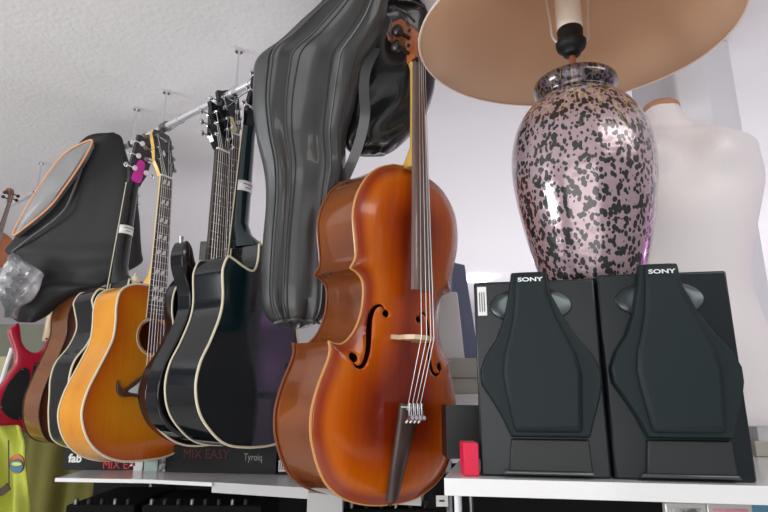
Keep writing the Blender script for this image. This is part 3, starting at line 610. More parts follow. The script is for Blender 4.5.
for q, (x0, y0, x1, y1) in enumerate(((398, 0, 424, 8), (395, 8, 415, 22), (402, 14, 410, 30))):
    tube('fold', [tuple(Vector(p)-root2.location) for p in cr([tuple(at(x0, y0, 1.275)), tuple(at((x0+x1)/2, (y0+y1)/2-3, 1.27)), tuple(at(x1, y1, 1.285))], 6)], .0035, leatherd, root2)

# ------------------------------------------------ bag at the left
rootb = empty('padded_gig_bag', tuple(at(70, 300, 1.9))); tag(rootb, 'black padded gig bag with orange piped front pocket, hanging at the left end', 'bag')
st = [(133.5, 106, 116, 1.90, 1.93, .008), (138, 88, 122, 1.90, 1.93, .025), (150, 75, 125, 1.91, 1.94, .035), (170, 60, 131, 1.93, 1.95, .04), (195, 44, 136, 1.95, 1.96, .04), (220, 28, 139, 1.97, 1.97, .04), (240, 14, 140, 1.98, 1.97, .04), (252, 6, 141, 1.98, 1.97, .04), (262, 20, 141, 1.99, 1.97, .04), (272, 26, 124, 1.99, 1.95, .04), (284, 22, 104, 1.99, 1.95, .04), (290, 17, 80, 1.99, 1.92, .045), (305, 13, 55, 1.99, 1.95, .045), (315, 11, 43, 1.99, 1.96, .04), (322, 18, 33, 1.99, 1.97, .015)]
_, rings3 = station_loft('bag_body', st, nylon, rootb, 40, .7, lambda x, v: .006*math.sin(x*5+9*v)+.004*math.sin(v*25))
pkt = [(13, 235), (29, 204), (47, 176), (66, 153), (88, 141), (92, 144), (80, 166), (62, 192), (50, 207), (30, 224)]
pw = [at(x, y, 1.925-.0009*(x-13)) for x, y in pkt]
cen = sum(pw, Vector())/len(pw); fwd = Vector((.3, -1, 0)).normalized()
dens = cr([tuple(p) for p in pw], 4, True)
vs = [tuple(Vector(p)-rootb.location) for p in dens]; nd = len(dens)
vs += [tuple(cen.lerp(Vector(p), .8)+fwd*.012-rootb.location) for p in dens]; vs += [tuple(Vector(p)-fwd*.06-rootb.location) for p in dens]
fs = [(i, (i+1) % nd, nd+(i+1) % nd, nd+i) for i in range(nd)]+[tuple(range(nd, 2*nd))]+[(i, (i+1) % nd, 2*nd+(i+1) % nd, 2*nd+i) for i in range(nd)]
mesh('front_pocket', vs, fs, mat('grey_pocket', (.2, .2, .2), .55, coat=.1, noise=(4, (.3, .3, .3), .35, .7)), rootb, angle=60)
tube('orange_piping', [tuple(Vector(p)-rootb.location+fwd*.003) for p in dens+dens[:1]], .0032, mat('orange_piping', (.8, .38, .18), .5), rootb, 6)
sm = cr([tuple(at(88, 150, 1.868)-rootb.location), tuple(at(72, 195, 1.895)-rootb.location), tuple(at(60, 215, 1.905)-rootb.location), tuple(at(30, 238, 1.925)-rootb.location), tuple(at(12, 252, 1.945)-rootb.location)], 6)
tube('seam', sm, .004, mat('nylon_edge', (.09, .095, .095), .45), rootb, 6)
# clear plastic bag
rpz = empty('plastic_bag', tuple(at(20, 285, 1.86))); tag(rpz, 'crumpled clear plastic bag hanging in front of the black padded bag', 'plastic bag')
plm = mat('clear_plastic', (.72, .72, .74), .2, 0, .6, bump=(14, 1.0), noise=(11, (.3, .3, .32), .42, .6, (1, 1, .5)), trans=.3)
st = [(254, 13, 17, 1.87, 1.87, .01), (262, 8, 26, 1.87, 1.87, .02), (272, 3, 42, 1.87, 1.87, .03), (280, 0, 41, 1.87, 1.87, .035), (290, -2, 38, 1.87, 1.87, .035), (300, 0, 31, 1.87, 1.87, .03), (307, 6, 20, 1.87, 1.87, .018), (318, 5, 17, 1.87, 1.87, .012)]
station_loft('crumpled_film', st, plm, rpz, 40, .9, lambda x, v: .009*math.sin(x*14+17*v)+.006*math.sin(v*50+x*9))

# ------------------------------------------------ shelves
SZ = 1.365
sh = empty('white_shelf', (.5, 1.2, SZ)); tag(sh, 'white shelf board carrying the two loudspeakers', 'shelf')
p0 = at_z(444, 478, SZ); y0 = p0.y
a0 = (p0.x, p0.y); a1 = (p0.x+.95, p0.y-.165)
prism('board', [(a0[0]-.5, a0[1]-1.2), (a1[0]-.5, a1[1]-1.2), (a1[0]-.3, a1[1]-.4), (-.27, 1.55-1.2)], -.027, 0, white, sh, .001)
for px in (458, 471): tube('post', [(at(px, 500, y0+.06).x-.5, y0+.06-1.2, -.025), (at(px, 500, y0+.06).x-.5, y0+.06-1.2, -.16)], .0065 if px == 458 else .0035, whitep if px == 458 else dchrome, sh, 12)
LZ = 1.274
lsh = empty('long_white_shelf', (-.4, 1.7, LZ)); tag(lsh, 'long white shelf running under the guitars with black boxes on it', 'shelf')
def Lp(px, py): p = at_z(px, py, LZ); return (p.x+.4, p.y-1.7)
fl = [Lp(55, 478), Lp(150, 479.5), Lp(212, 482.5)]; fr = [Lp(212, 482), Lp(262, 485), Lp(330, 489), Lp(421, 494)]
bk = (.35, .22)
prism('board', fl+[(Lp(212, 482)[0]+.15, .35), (fl[0][0]-.02, .35)], -.01, 0, white, lsh, .001)
prism('front_board', fr+[(fr[-1][0]+.05, .1), (fr[0][0]+.16, .35)], -.026, 0, mat('grey_laminate', (.5, .5, .5), .3), lsh, .001)
for x, y in ((-.38, .32), (.3, .3)): tube('leg', [(x, y, -.02), (x, y, -LZ)], .014, dchrome, lsh)
bpn = empty('shade_backing', (0, 2.06, 0)); tag(bpn, 'added dark panel standing in for the deep shade under the shelves', 'panel')
box('board', (at(92, 500, 2.06).x, 0, 0), (1.25, .02, 1.262), mat('shade_black', (.012, .012, .012), .8, spec=.1), bpn)  # black board added to stand in for shade below the shelves
# boxes on the long shelf
def sbox(name, label, cat, x0, x1, ytop, ybot, Y0, depth, m, slope=0., bev=.001):
    a = at(x0, ybot, Y0); b = at(x1, ybot, Y0+slope); t = at((x0+x1)/2, ytop, Y0+slope/2)
    z0 = min(a.z, b.z); hgt = t.z-z0; r_ = empty(name, (a.x, a.y, z0)); tag(r_, label, cat)
    d = Vector((b.x-a.x, b.y-a.y, 0)); L = d.length; d.normalize(); nb = Vector((-d.y, d.x, 0))*depth
    prism('carton', [(0, 0), (d.x*L, d.y*L), (d.x*L+nb.x, d.y*L+nb.y), (nb.x, nb.y)], 0, hgt, m, r_, bev)
    ang = math.atan2(d.y, d.x)
    def face(u, v): # matrix for things printed on the front face
        return Matrix.Translation((d.x*u*L-(-d.y)*.0008, d.y*u*L-d.x*.0008, v*hgt)) @ Matrix.Rotation(ang, 4, 'Z') @ Matrix.Rotation(math.pi/2, 4, 'X')
    return r_, face, L, hgt
b1, f1, L, h = sbox('black_box', 'black cardboard box with red lettering below the orange guitar', 'box', 62, 132, 448, 470, 1.80, .12, blackbox)
text('red_lettering', 'MIX EASY', .034, redink, b1, f1(.88, .22), sx=.9); text('white_logo', 'fab', .034, whiteink, b1, f1(.17, .52), bold=.001)
b2, f2, L, h = sbox('black_box', 'wide black box with dim red lettering below the black guitars', 'box', 166, 276, 446, 473.5, 1.755, .13, blackbox, -.05)
text('red_lettering', 'MIX EASY', .037, redinkd, b2, f2(.36, .70), sx=.92); text('white_logo', 'Tyroiq', .028, mat('dim_white_ink', (.3, .3, .3), .6), b2, f2(.79, .62), sx=.75)
b3, f3, L, h = sbox('black_box', 'black box with a white barcode label left of the cello bottom', 'box', 277.5, 345, 450, 476, 1.70, .12, blackbox)
box('barcode_label', (.002, -.0012, .012), (.030, 0, .042), paper, b3)
for k in range(4): box('barcode_bar', (.005+.006*k, -.0018, .016), (.0075+.006*k, -.0012, .038), ink, b3)
b4, _, _, _ = sbox('white_carton', 'small white carton right of the black box with red lettering', 'box', 133, 142, 458, 471, 1.79, .1, whitep)
b5, _, _, _ = sbox('teal_carton', 'pale teal carton under the bottom of the orange guitar', 'box', 143.5, 157, 457, 471.5, 1.79, .1, mat('pale_teal', (.4, .55, .52), .4))
b6, _, _, _ = sbox('printed_carton', 'small grey printed carton left of the wide black box', 'box', 158, 165, 456, 472, 1.78, .1, mat('grey_print', (.1, .1, .11), .5, noise=(60, (.55, .55, .55), .45, .6)))
# mixing desks and gear below
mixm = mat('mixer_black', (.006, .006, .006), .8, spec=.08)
def mixer(name, label, x0, x1, ytop, Y, depth, knobs, cat='mixer'):
    a = at(x0, ytop, Y); b = at(x1, ytop, Y); r_ = empty(name, (a.x, Y, a.z-.14)); tag(r_, label, cat)
    prism('casing', [(0, 0), (b.x-a.x, 0), (b.x-a.x, depth), (0, depth)], 0, .14, mixm, r_, .004)
    n = int((b.x-a.x)/.035)
    for i in range(n): lathe('knob', [(.006, 0), (.006, .012), (.004, .014)], (dchrome, dark, dark)[i % 3] if knobs else dark, r_, 10, loc=(.02+i*.035, .012, .14))
    return r_
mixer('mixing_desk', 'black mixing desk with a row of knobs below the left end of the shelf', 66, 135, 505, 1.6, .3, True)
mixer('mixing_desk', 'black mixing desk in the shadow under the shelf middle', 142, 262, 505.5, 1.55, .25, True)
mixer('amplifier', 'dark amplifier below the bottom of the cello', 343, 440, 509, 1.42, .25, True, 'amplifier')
b7, _, _, _ = sbox('white_power_box', 'white upright box under the shelf left of the cello bottom', 'box', 306, 342, 493, 540, 1.37, .04, mat('greyish_white', (.45, .45, .45), .4))
tube('black_cord', [I_ for I_ in [tuple(Vector((.028, -.003, .11))), tuple(Vector((.028, -.003, .14)))]], .0015, ink, b7)
lab = empty('price_tag', tuple(at(436, 496, 1.36))); tag(lab, 'small white price tag hanging from the shelf edge beside the cello', 'tag')
box('card', (0, -.001, -.022), (.027, .001, .001), paper, lab); box('printed_line', (.007, -.0016, -.012), (.019, -.001, -.008), ink, lab)

# ------------------------------------------------ loudspeakers
def speaker(loc, rz, label, hgt, sx=1.0):
    r_ = empty('loudspeaker', loc, rz=rz); tag(r_, label, 'loudspeaker', 'pair of black loudspeakers')
    W = .209*sx
    cabm = mat('speaker_vinyl', (.010, .014, .017), .3, bump=(200, .02), spec=.35); gm = mat('grille_cloth', (.011, .019, .022), .5, spec=.22); cone = mat('horn_metal', (.10, .115, .12), .28, .8)
    cab = prism('cabinet', [(0, 0), (W, 0), (W, .2), (0, .2)], 0, hgt, cabm, r_, .004)
    # local front coordinates: x 0..W, z 0..hgt, front toward -y
    def fp(poly, y0, y1, nm, m, par, inset=.0, bev=.003):
        n = len(poly); cx = sum(p[0] for p in poly)/n; cz = sum(p[1] for p in poly)/n
        vs = [(x*W, y0, z*hgt) for x, z in poly]+[((cx+(x-cx)*(1-inset))*W, y1, (cz+(z-cz)*(1-inset))*hgt) for x, z in poly]
        o = mesh(nm, vs, [tuple(range(n)), tuple(range(n, 2*n))[::-1]]+[(i, (i+1) % n, n+(i+1) % n, n+i) for i in range(n)], m, par, True)
        if bev: bevel_obj(o, bev)
        return o
    # horn ring round the tower
    vs, fs = [], []; cz = .862*hgt; cx = .465*W
    prof = [(.071, -.0005), (.069, -.004), (.064, -.002), (.05, .0), (.03, -.0015), (.012, -.004)]
    for rr, yy in prof: vs += [(cx+rr*math.cos(a), yy-.001, cz+rr*.46*math.sin(a)) for a in [2*math.pi*q/40 for q in range(40)]]
    for i in range(len(prof)-1):
        for j in range(40): k = (j+1) % 40; fs.append((i*40+j, i*40+k, (i+1)*40+k, (i+1)*40+j))
    fs.append(tuple(5*40+j for j in range(40))); mesh('tweeter_ring', vs, fs, cone, r_)
    # keystone grille: slim tower that swells to a broad rounded base
    tw = [(.32, 1.045), (.61, 1.045), (.63, .93), (.72, .80), (.82, .69), (.93, .60), (.985, .52), (.985, .45), (.955, .37), (.905, .28), (.86, .19), (.25, .19), (.19, .28), (.11, .37), (.03, .45), (.022, .52), (.07, .60), (.17, .69), (.24, .80), (.29, .93)]
    fp([(x, z) for x, z in tw], .0, -.022, 'grille', gm, r_, .03, .003)
    mid = [(.345, 1.04), (.585, 1.04), (.60, .93), (.655, .80), (.73, .69), (.80, .60), (.83, .5), (.82, .40), (.80, .21), (.27, .21), (.22, .40), (.20, .5), (.22, .60), (.265, .69), (.31, .80), (.335, .93)]
    fp(mid, -.018, -.033, 'raised_panel', gm, r_, .06, .006)
    fp([(.25, .185), (.85, .185), (.86, .03), (.22, .03)], 0, -.012, 'base_recess', mat('recess_black', (.012, .014, .015), .5), r_, .02, .002)
    fp([(.19, .035), (.86, .035), (.88, .018), (.17, .018)], 0, -.016, 'base_ledge', mat('ledge_grey', (.05, .055, .058), .2, coat=.5), r_, .02, .002)
    text('logo', 'SONY', .0098, mat('logo_silver', (.8, .8, .82), .3, .2), r_, Matrix.Translation((.465*W, -.0345, .985*hgt)) @ Matrix.Rotation(math.pi/2, 4, 'X'), .0005, .00025, 1.6)
    return r_, W
SL = (.163, 1.0); SRt = (.58, .923)
rz = math.atan2(SRt[1]-SL[1], SRt[0]-SL[0])
s1, W = speaker((SL[0], SL[1], SZ), rz, 'black loudspeaker with a white paper label, next to the cello', .331)
s2, _ = speaker((SL[0]+math.cos(rz)*.2135, SL[1]+math.sin(rz)*.2135, SZ), rz, 'black loudspeaker without a paper label, in front of the white mannequin', .337)
st = box('paper_label', (.006, -.0015, .27), (.022, -.0002, .322), paper, s1)
for q in range(3): box('printed_line', (.009+.004*q, -.002, .277), (.0105+.004*q, -.0015, .312), ink, st)

# ------------------------------------------------ table lamp
LY = 1.09; lb = at(592, 276, LY); LZ0 = SZ+.338
lamp = empty('table_lamp', (lb.x, LY, LZ0)); tag(lamp, 'large table lamp with speckled pink ceramic base and wide peach shade', 'lamp')
def vase_mat():
    m = bpy.data.materials.new('speckled_glaze'); m.use_nodes = True; nt = m.node_tree; b = nt.nodes['Principled BSDF']
    tc = nt.nodes.new('ShaderNodeTexCoord'); mp = nt.nodes.new('ShaderNodeMapping'); mp.inputs['Scale'].default_value = (1, 1, .75)
    n0 = nt.nodes.new('ShaderNodeTexNoise'); n0.inputs['Scale'].default_value = 60; n0.inputs['Detail'].default_value = 1
    ad = nt.nodes.new('ShaderNodeMixRGB'); ad.inputs[0].default_value = .008
    vo = nt.nodes.new('ShaderNodeTexVoronoi'); vo.inputs['Scale'].default_value = 125
    n1 = nt.nodes.new('ShaderNodeTexNoise'); n1.inputs['Scale'].default_value = 60; n1.inputs['Detail'].default_value = 1
    ma = nt.nodes.new('ShaderNodeMath'); ma.operation = 'MULTIPLY_ADD'; ma.inputs[1].default_value = 1.1
    rp = nt.nodes.new('ShaderNodeValToRGB'); rp.color_ramp.elements[0].position = .99; rp.color_ramp.elements[1].position = 1.0
    rp.color_ramp.elements[0].position = .47; rp.color_ramp.elements[1].position = .52
    L = nt.links
    L.new(tc.outputs['Object'], mp.inputs[0]); L.new(mp.outputs[0], ad.inputs[1]); L.new(n0.outputs['Color'], ad.inputs[2]); L.new(mp.outputs[0], n0.inputs[0]); L.new(ad.outputs[0], vo.inputs[0]); L.new(mp.outputs[0], n1.inputs[0])
    sub = nt.nodes.new('ShaderNodeMath'); sub.operation = 'SUBTRACT'; sub.inputs[1].default_value = .5
    L.new(n1.outputs['Fac'], sub.inputs[0]); L.new(sub.outputs[0], ma.inputs[0]); L.new(vo.outputs['Distance'], ma.inputs[2]); L.new(ma.outputs[0], rp.inputs[0])
    mx = nt.nodes.new('ShaderNodeMixRGB'); mx.inputs[1].default_value = (.025, .025, .025, 1); mx.inputs[2].default_value = (.40, .29, .32, 1); L.new(rp.outputs[0], mx.inputs[0])
    # gold drips near the shoulder: distorted vertical bands limited to the top
    w1 = nt.nodes.new('ShaderNodeTexNoise'); w1.inputs['Scale'].default_value = 1.; w1.inputs['Detail'].default_value = 2; mp2 = nt.nodes.new('ShaderNodeMapping'); mp2.inputs['Scale'].default_value = (30, 30, 5)
    L.new(tc.outputs['Object'], mp2.inputs[0]); L.new(mp2.outputs[0], w1.inputs[0])
    r2 = nt.nodes.new('ShaderNodeValToRGB'); e = r2.color_ramp.elements; e[0].position = .49; e[0].color = (0, 0, 0, 1); e[1].position = .51; e[1].color = (1, 1, 1, 1); e2 = e.new(.535); e2.color = (0, 0, 0, 1); L.new(w1.outputs['Fac'], r2.inputs[0])
    sx = nt.nodes.new('ShaderNodeSeparateXYZ'); L.new(tc.outputs['Object'], sx.inputs[0]); mr = nt.nodes.new('ShaderNodeMapRange'); mr.inputs['From Min'].default_value = .26; mr.inputs['From Max'].default_value = .39; L.new(sx.outputs['Z'], mr.inputs['Value'])
    mu = nt.nodes.new('ShaderNodeMath'); mu.operation = 'MULTIPLY'; L.new(r2.outputs[0], mu.inputs[0]); L.new(mr.outputs[0], mu.inputs[1])
    mg = nt.nodes.new('ShaderNodeMixRGB'); mg.inputs[2].default_value = (.75, .58, .25, 1); L.new(mu.outputs[0], mg.inputs[0]); L.new(mx.outputs[0], mg.inputs[1]); r3 = nt.nodes.new('ShaderNodeMapRange'); r3.inputs['From Min'].default_value = .402; r3.inputs['From Max'].default_value = .41; L.new(sx.outputs['Z'], r3.inputs['Value'])
    md = nt.nodes.new('ShaderNodeMixRGB'); md.blend_type = 'MULTIPLY'; md.inputs[2].default_value = (.32, .3, .32, 1); L.new(r3.outputs[0], md.inputs[0]); L.new(mg.outputs[0], md.inputs[1]); L.new(md.outputs[0], b.inputs['Base Color'])
    b.inputs['Roughness'].default_value = .22; b.inputs['Metallic'].default_value = .35; b.inputs['Coat Weight'].default_value = .8; b.inputs['Coat Roughness'].default_value = .06
    n3 = nt.nodes.new('ShaderNodeTexNoise'); n3.inputs['Scale'].default_value = 30; bu = nt.nodes.new('ShaderNodeBump'); bu.inputs['Strength'].default_value = .25; bu.inputs['Distance'].default_value = .01; L.new(tc.outputs['Object'], n3.inputs[0]); L.new(n3.outputs['Fac'], bu.inputs['Height']); L.new(bu.outputs[0], b.inputs['Normal'])
    return m
vmz = vase_mat()
prof = [(.05, .0), (.085, .0), (.094, .006), (.102, .03), (.116, .08), (.130, .14), (.140, .20), (.1435, .25), (.140, .295), (.128, .335), (.110, .365), (.093, .383), (.080, .392), (.077, .398), (.082, .408), (.087, .42), (.086, .432), (.078, .436), (.072, .425), (.068, .40), (.02, .39)]
prof = [(r_, z_*1.035) for r_, z_ in cr(prof, 3)]
lathe('vase_base', prof, vmz, lamp, 72)
n_z = .42
tube('stem', [(0, 0, .40), (0, 0, .52)], .007, mat('copper', (.5, .22, .13), .3, .7), lamp, 12)
lathe('lamp_socket', cr([(.008, 0), (.018, .004), (.021, .012), (.030, .020), (.033, .034), (.027, .040), (.028, .064), (.025, .068)], 2), dark, lamp, 24, loc=(0, 0, .516))
lathe('light_bulb', cr([(.014, 0), (.027, .004), (.028, .03), (.027, .085), (.016, .10), (.002, .105)], 3), mat('frosted_bulb', (.85, .78, .68), .35), lamp, 24, loc=(0, 0, .58))
cz = .555
SR, SH = .335, .235
zs = 2.262-LZ0
shm = bpy.data.materials.new('peach_shade_fabric'); shm.use_nodes = True; nt = shm.node_tree; b = nt.nodes['Principled BSDF']; b.inputs['Base Color'].default_value = (.76, .53, .37, 1); b.inputs['Roughness'].default_value = .7
tr = nt.nodes.new('ShaderNodeBsdfTranslucent'); tr.inputs[0].default_value = (.82, .60, .42, 1); ms = nt.nodes.new('ShaderNodeMixShader'); ms.inputs[0].default_value = .45
nt.links.new(b.outputs[0], ms.inputs[1]); nt.links.new(tr.outputs[0], ms.inputs[2]); nt.links.new(ms.outputs[0], nt.nodes['Material Output'].inputs[0])
n = 96; vs, fs = [], []
tl = lambda x, y, z: (x, y, z+zs+.0735*y-.007*x*max(0, 1-z/.2))
for rr, z in ((SR, 0), (SR*.78, .08), (SR*.56, .16), (SR*.34, .24)): vs += [tl(rr*math.cos(2*math.pi*k/n), rr*math.sin(2*math.pi*k/n), z) for k in range(n)]
for i in range(3):
    for j in range(n): k = (j+1) % n; fs.append((i*n+j, i*n+k, (i+1)*n+k, (i+1)*n+j))
shade = mesh('lamp_shade', vs, fs, shm, lamp); sd = shade.modifiers.new('s', 'SOLIDIFY'); sd.thickness = .0025
tube('lower_rim', [tl(SR*math.cos(2*math.pi*k/n), SR*math.sin(2*math.pi*k/n), 0) for k in range(n+1)], .003, mat('rim_tape', (.8, .62, .5), .6), shade, 6)
hz = .566
tube('shade_harp', cr([(-.028, 0, hz-.018), (-.040, 0, hz), (-.042, 0, hz+.03), (-.048, 0, .69), (-.042, 0, .76), (0, 0, .80), (.042, 0, .76), (.048, 0, .69), (.042, 0, hz+.03), (.040, 0, hz), (.028, 0, hz-.018)], 6), .0025, mat('harp_wire', (.75, .72, .68), .3, .6), lamp, 8)
tubes('shade_spider', [([tl(SR*.34*math.cos(a), SR*.34*math.sin(a), .235), (0, 0, .80)], .002) for a in (0, 2.09, 4.19)], chrome, lamp)

# ------------------------------------------------ mannequin
mn = empty('mannequin', tuple(at(690, 424, 1.36))); tag(mn, 'white armless mannequin torso with wooden neck cap behind the loudspeakers', 'mannequin')
def cx_at(py): return 661+(py-110)*.125
stn = [(111, .043, .045), (118, .049, .05), (124, .062, .055), (130, .082, .06), (135, .103, .064), (138.5, .148, .068), (141, .200, .072), (143.5, .232, .075), (150, .248, .08), (160, .249, .086), (172, .251, .094), (188, .246, .106), (206, .228, .117), (228, .207, .115), (250, .19, .104), (275, .172, .094), (298, .171, .092), (324, .188, .10), (349, .209, .11), (385, .228, .115), (412, .228, .112), (424, .22, .10)]
vs, fs, rg = [], [], []; dense = cr(stn, 4); NN = 64
zb = at(690, 424, 1.36).z
for py, a, bb in dense:
    a *= 1-.105*min(1, max(0, (a-.05)/.15))
    c = at(cx_at(py), py, 1.36); ring = []
    for k in range(NN):
        t = 2*math.pi*k/NN; cx_, sy = math.cos(t), math.sin(t); e = .85
        x = a*math.copysign(abs(cx_)**e, cx_); y = -bb*math.copysign(abs(sy)**.95, sy)
        # bust, collar and belly shaping on the front
        if sy > 0:
            for bxp in (-.085, .085): y -= .05*math.exp(-((x-bxp)**2)/(2*.045**2)-((c.z-(2.078))**2)/(2*.04**2))
            y += .012*math.exp(-(x**2)/(2*.03**2)-((c.z-2.08)**2)/(2*.06**2))
        ca, sa = math.cos(-.12), math.sin(-.12)
        ring.append((c.x+x*ca-y*sa-mn.location.x, 1.36+x*sa+y*ca-mn.location.y, c.z-mn.location.z))
    rg.append(ring)
add_loft(vs, fs, rg); mesh('torso', vs, fs, mat('mannequin_skin', (.78, .74, .75), .45, bump=(120, .05)), mn, angle=80)
top = at(661, 111, 1.36)-mn.location
lathe('neck_cap', [(.045, -.003), (.0465, .0), (.0465, .010), (.04, .017), (.02, .019)], mat('cap_wood', (.42, .2, .1), .4), mn, 40, loc=tuple(top))
tube('stand_pole', [(0, 0, .02), (0, 0, SZ-mn.location.z+.012)], .014, chrome, mn, 16); lathe('stand_base', [(.12, 0), (.12, .006), (.02, .014)], chrome, mn, 40, loc=(0, 0, SZ-mn.location.z))

# ------------------------------------------------ background shelf between cello and speakers
bs = empty('back_shelf', (.5, 1.75, 1.485)); tag(bs, 'white wall shelf behind the loudspeakers carrying pale boxes', 'shelf')
zt = at(465, 395, 1.66).z
box('board', (-.42, -.09, zt-1.485-.026), (.62, .15, zt-1.485), white, bs, .001)
for x in (-.3, .5): tube('bracket', [(x, .1, zt-1.485-.03), (x, .1, -1.485)], .012, chrome, bs)
g1, _, _, _ = sbox('grey_box', 'pale grey box on the shelf between the cello and the loudspeaker', 'box', 440, 480, 358, 394.6, 1.67, .12, mat('pale_grey_box', (.42, .41, .38), .5))
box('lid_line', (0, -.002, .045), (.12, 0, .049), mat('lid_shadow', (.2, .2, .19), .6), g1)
wz = at(455, 358.5, 1.67).z
wb = empty('white_device', (at(461, 359, 1.68).x, 1.68, wz)); tag(wb, 'upright white electronic device on top of the pale grey box', 'device')
a, b, c, d = [at(x, y, 1.68)-wb.location for x, y in ((436, 359), (465, 359), (457.5, 292), (448, 291))]
vs = [(p.x, yy, p.z) for yy in (0, .07) for p in (a, b, c, d)]; vs[0:4] = [(a.x, 0, 0), (b.x, 0, 0), (c.x, 0, c.z), (d.x-.02, 0, d.z)]; vs[4:8] = [(a.x, .07, 0), (b.x, .07, 0), (c.x, .07, c.z), (d.x-.02, .07, d.z)]
bevel_obj(mesh('casing', vs, [(0, 1, 2, 3), (7, 6, 5, 4), (0, 4, 5, 1), (1, 5, 6, 2), (2, 6, 7, 3), (3, 7, 4, 0)], whitep, wb, True), .004)
bl = empty('blue_grey_box', (at(452, 358, 1.76).x, 1.76, wz)); tag(bl, 'tall dusky blue box behind the white device', 'box')
tz = at(460, 262, 1.76).z-wz
bevel_obj(mesh('carton', [(0, 0, 0), (.085, 0, 0), (.05, 0, tz*.97), (.01, 0, tz), (0, .06, 0), (.085, .06, 0), (.05, .06, tz*.97), (.01, .06, tz)], [(0, 1, 2, 3), (7, 6, 5, 4), (0, 4, 5, 1), (1, 5, 6, 2), (2, 6, 7, 3), (3, 7, 4, 0)], mat('dusky_blue', (.16, .19, .3), .5), bl), .003)
kb, _, _, _ = sbox('black_case', 'black case standing on the white shelf behind the red box', 'case', 447, 520, 405.5, 459, 1.25, .1, mat('black_case', (.02, .022, .023), .4))
rbx, _, _, _ = sbox('red_box', 'small bright red box on the shelf between cello and loudspeaker', 'box', 464.5, 479.5, 443, 476, .995, .05, mat('bright_red', (.75, .01, .06), .4))
# right edge clutter
c1_, _, _, _ = sbox('white_carton', 'white carton on the shelf right of the loudspeakers', 'box', 759, 800, 425, 441, 1.30, .1, whitep)
c2_, _, _, _ = sbox('metal_tin', 'cream tin beneath the white carton at the right edge', 'tin', 757, 800, 441, 456.5, 1.29, .1, mat('cream_tin', (.5, .48, .42), .3, .3))
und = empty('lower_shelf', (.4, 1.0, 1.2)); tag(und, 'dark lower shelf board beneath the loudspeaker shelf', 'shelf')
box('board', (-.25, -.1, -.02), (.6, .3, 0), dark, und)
for i, (x0, x1, yt, m_, lb_) in enumerate(((668, 706, 503, 'k', 'framed picture with a dark print below the right loudspeaker'), (710, 752, 503.5, 'p', 'framed pink picture at the lower right corner'))):
    pf = empty('picture_frame', tuple(at(x0, 530, .93))); tag(pf, lb_, 'picture'); e = at(x1, yt, .93)-pf.location
    box('frame', (0, 0, 0), (e.x, .012, e.z), mat('silver_frame', (.6, .58, .55), .3, .4), pf, .002); box('print', (.008, -.001, .008), (e.x-.008, 0, e.z-.008), mat('dark_print', (.1, .1, .1), .4, noise=(30, (.6, .6, .6), .45, .6)) if m_ == 'k' else mat('pink_print', (.5, .2, .28), .4, noise=(12, (.65, .35, .35), .4, .6)), pf)
bb_, _, _, _ = sbox('blue_box', 'blue packet at the bottom right corner', 'box', 753, 790, 498, 530, .99, .05, mat('blue_pack', (.12, .3, .45), .4))

# ------------------------------------------------ left background
cv_ = []; vs, fs = [], []
P0, P1 = at(-40, 430, 2.6), at(175, 430, 2.45); nn = 90
for k in range(nn):
    f = k/(nn-1); p = P0.lerp(P1, f); yy = p.y+.03*math.sin(f*26)+.015*math.sin(f*61+1); vs += [(p.x, yy, .0), (p.x, yy-.01*math.sin(f*26), .9), (p.x, yy, 1.33)]
for k in range(nn-1):
    for j in (0, 1): fs.append((k*3+j, k*3+3+j, k*3+4+j, k*3+1+j))
curt = mesh('olive_curtain', vs, fs, olive, None); tag(curt, 'olive green cloth hanging behind and below the guitars on the left', 'curtain'); sd = curt.modifiers.new('s', 'SOLIDIFY'); sd.thickness = .006
rk = empty('storage_rack', tuple(at(30, 445, 2.75))); tag(rk, 'rack of olive and beige stored goods behind the red electric guitar', 'rack')
rk.location.z = 0; Lx = rk.location.x
gl = at(0, 318, 2.75).z; wallg = mat('green_grey_panel', (.14, .15, .11), .7, noise=(2.5, (.24, .25, .19), .35, .7))
box('back_panel', (-.6, .25, 0), (1.0, .28, gl), wallg, rk)
for z_ in (1.34, 1.36+.13, 1.38): box('board', (-.5, -.05, z_), (.45, .24, z_+.012), mat('rack_wood', (.22, .18, .1), .6), rk, .001)
for x_, w_, m_, nm_, lb_ in ((-.3, .16, (.42, .38, .22), 'beige_box', 'beige box on the rack behind the horn of the red guitar'), (.0, .2, (.1, .13, .1), 'green_box', 'dark green box on the rack beneath the padded bag')):
    o = empty(nm_, (Lx+x_, 2.72, 1.502)); tag(o, lb_, 'box'); box('carton', (0, 0, 0), (w_, .15, .17), mat(nm_, m_, .6), o, .002)
pz = at(8, 378, 2.3); wp = empty('white_batten', (pz.x-.03, 2.3, pz.z)); tag(wp, 'slim white batten leaning left of the red guitar', 'batten')
ql = at(12, 348, 2.3)-wp.location; tube('batten', [(0, .0, -.05), (ql.x, 0, ql.z)], .008, whitep, wp)
# yellow shirt
sh_ = empty('yellow_shirt', tuple(at(5, 425, 2.0))); tag(sh_, 'lime yellow shirt with a printed sleeve badge hanging at the bottom left', 'shirt')
vs, fs = [], []; R_, Cn = 26, 40
for i in range(R_):
    py = 426+i*5
    xl = -60; xr = 19+min(6, (py-426)*.35)
    for j in range(Cn):
        f = j/(Cn-1); p = at(xl+(xr-xl)*f, py, 2.0); vs.append((p.x-sh_.location.x, .018*math.sin(f*17+i*.1)+.01*math.sin(f*31-i*.2)+.05*abs(f-.45), p.z-sh_.location.z))
for i in range(R_-1):
    for j in range(Cn-1): fs.append((i*Cn+j, i*Cn+j+1, (i+1)*Cn+j+1, (i+1)*Cn+j))
yo = mesh('fabric', vs, fs, mat('lime_cloth', (.46, .5, .07), .85, bump=(25, .4)), sh_); sd = yo.modifiers.new('s', 'SOLIDIFY'); sd.thickness = .004
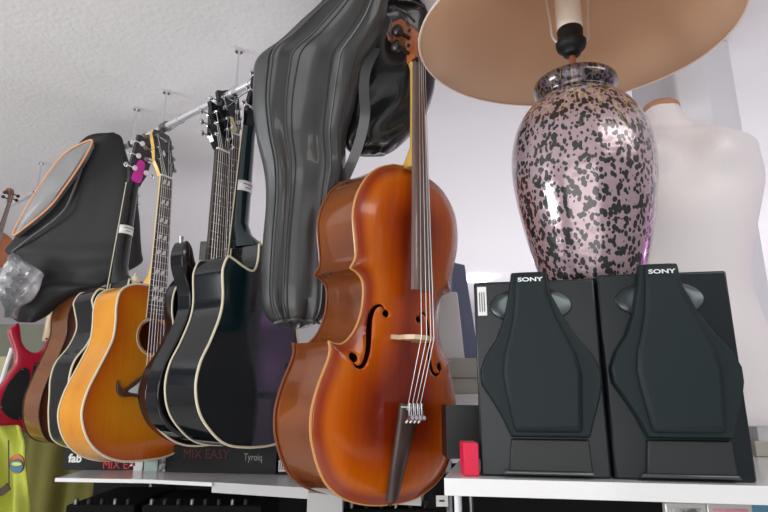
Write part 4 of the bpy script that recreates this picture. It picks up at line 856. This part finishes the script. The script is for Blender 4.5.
def patch(nm, cx_, cy_, rx, ry, m, off):
    ps = [at(cx_+rx*math.cos(a), cy_+ry*math.sin(a), 1.96-off) for a in [2*math.pi*k/20 for k in range(20)]]
    vs = [tuple(p-sh_.location) for p in ps]+[tuple(p-sh_.location+Vector((0, .006, 0))) for p in ps]; n = 20
    mesh(nm, vs, [tuple(range(n)), tuple(range(n, 2*n))[::-1]]+[(i, (i+1) % n, n+(i+1) % n, n+i) for i in range(n)], m, sh_)
patch('orange_print', 16.5, 464, 7.5, 10, mat('print_orange', (.5, .16, .03), .7), 0); patch('blue_print', 16.5, 466, 6.5, 7, mat('print_blue', (.06, .16, .24), .7), .004); patch('yellow_print', 16.5, 464, 5, 2, mat('print_yellow', (.55, .6, .1), .7), .008)
flatstrap('dark_strap', [at(-10, 497, 1.95), at(3, 491, 1.95), at(9, 486, 1.95)], .012, .002, mat('strap_brown', (.05, .025, .015), .7), sh_)
tube('sleeve_seam', [tuple(at(8.5, 440, 1.955)-sh_.location), tuple(at(9, 485, 1.955)-sh_.location)], .002, ink, sh_)

# ------------------------------------------------ lamps in view and lit places off to the side
cl = at_z(478, 279, CZ-.02)
cle = empty('ceiling_light', (cl.x, cl.y, CZ-.03)); tag(cle, 'round white ceiling lamp glowing far behind the speakers', 'ceiling light')
lathe('lamp_disc', [(.13, 0), (.15, .01), (.15, .03)], mat('lit_diffuser', (1, 1, 1), .4, emit=((.95, .97, 1), 6)), cle, 40)
l = bpy.data.lights.new('lamp_glow', 'POINT'); l.energy = .6; l.color = (.9, .93, 1); l.shadow_soft_size = .15; lo = bpy.data.objects.new('lamp_glow', l); C.objects.link(lo); lo.location = (cl.x, cl.y, CZ-.25)

dp = empty('display_panel', (8.44, 3.2, 1.5)); tag(dp, 'small magenta lit panel mirrored in the black cutaway guitar', 'display')
box('frame', (-.03, -.44, -.02), (.05, .44, .52), dark, dp, .004); box('lit_face', (-.034, -.41, .01), (-.03, .41, .49), mat('magenta_glow', (.8, .05, .4), .4, emit=((.9, .05, .45), 1.6)), dp)
lathe('lamp_globe', [(.02, 0), (.08, .05), (.08, .12), (.02, .17)], mat('globe_glow', (1, 1, 1), .4, emit=((.9, .95, 1), 10)), dp, 20, loc=(-.09, 0, .12))

gc = at(200, 241, 2.35); gcb = empty('grey_cabinet', (gc.x, 2.35, 0)); tag(gcb, 'tall grey cabinet far behind the dotted fretboard of the dark electric guitar', 'cabinet')
bevel_obj(box('carcass', (0, 0, 0), (.35, .3, gc.z), mat('cabinet_grey', (.22, .22, .22), .5), gcb), .004); box('door', (.01, -.012, .1), (.34, 0, gc.z-.02), mat('door_grey', (.25, .25, .25), .45), gcb)
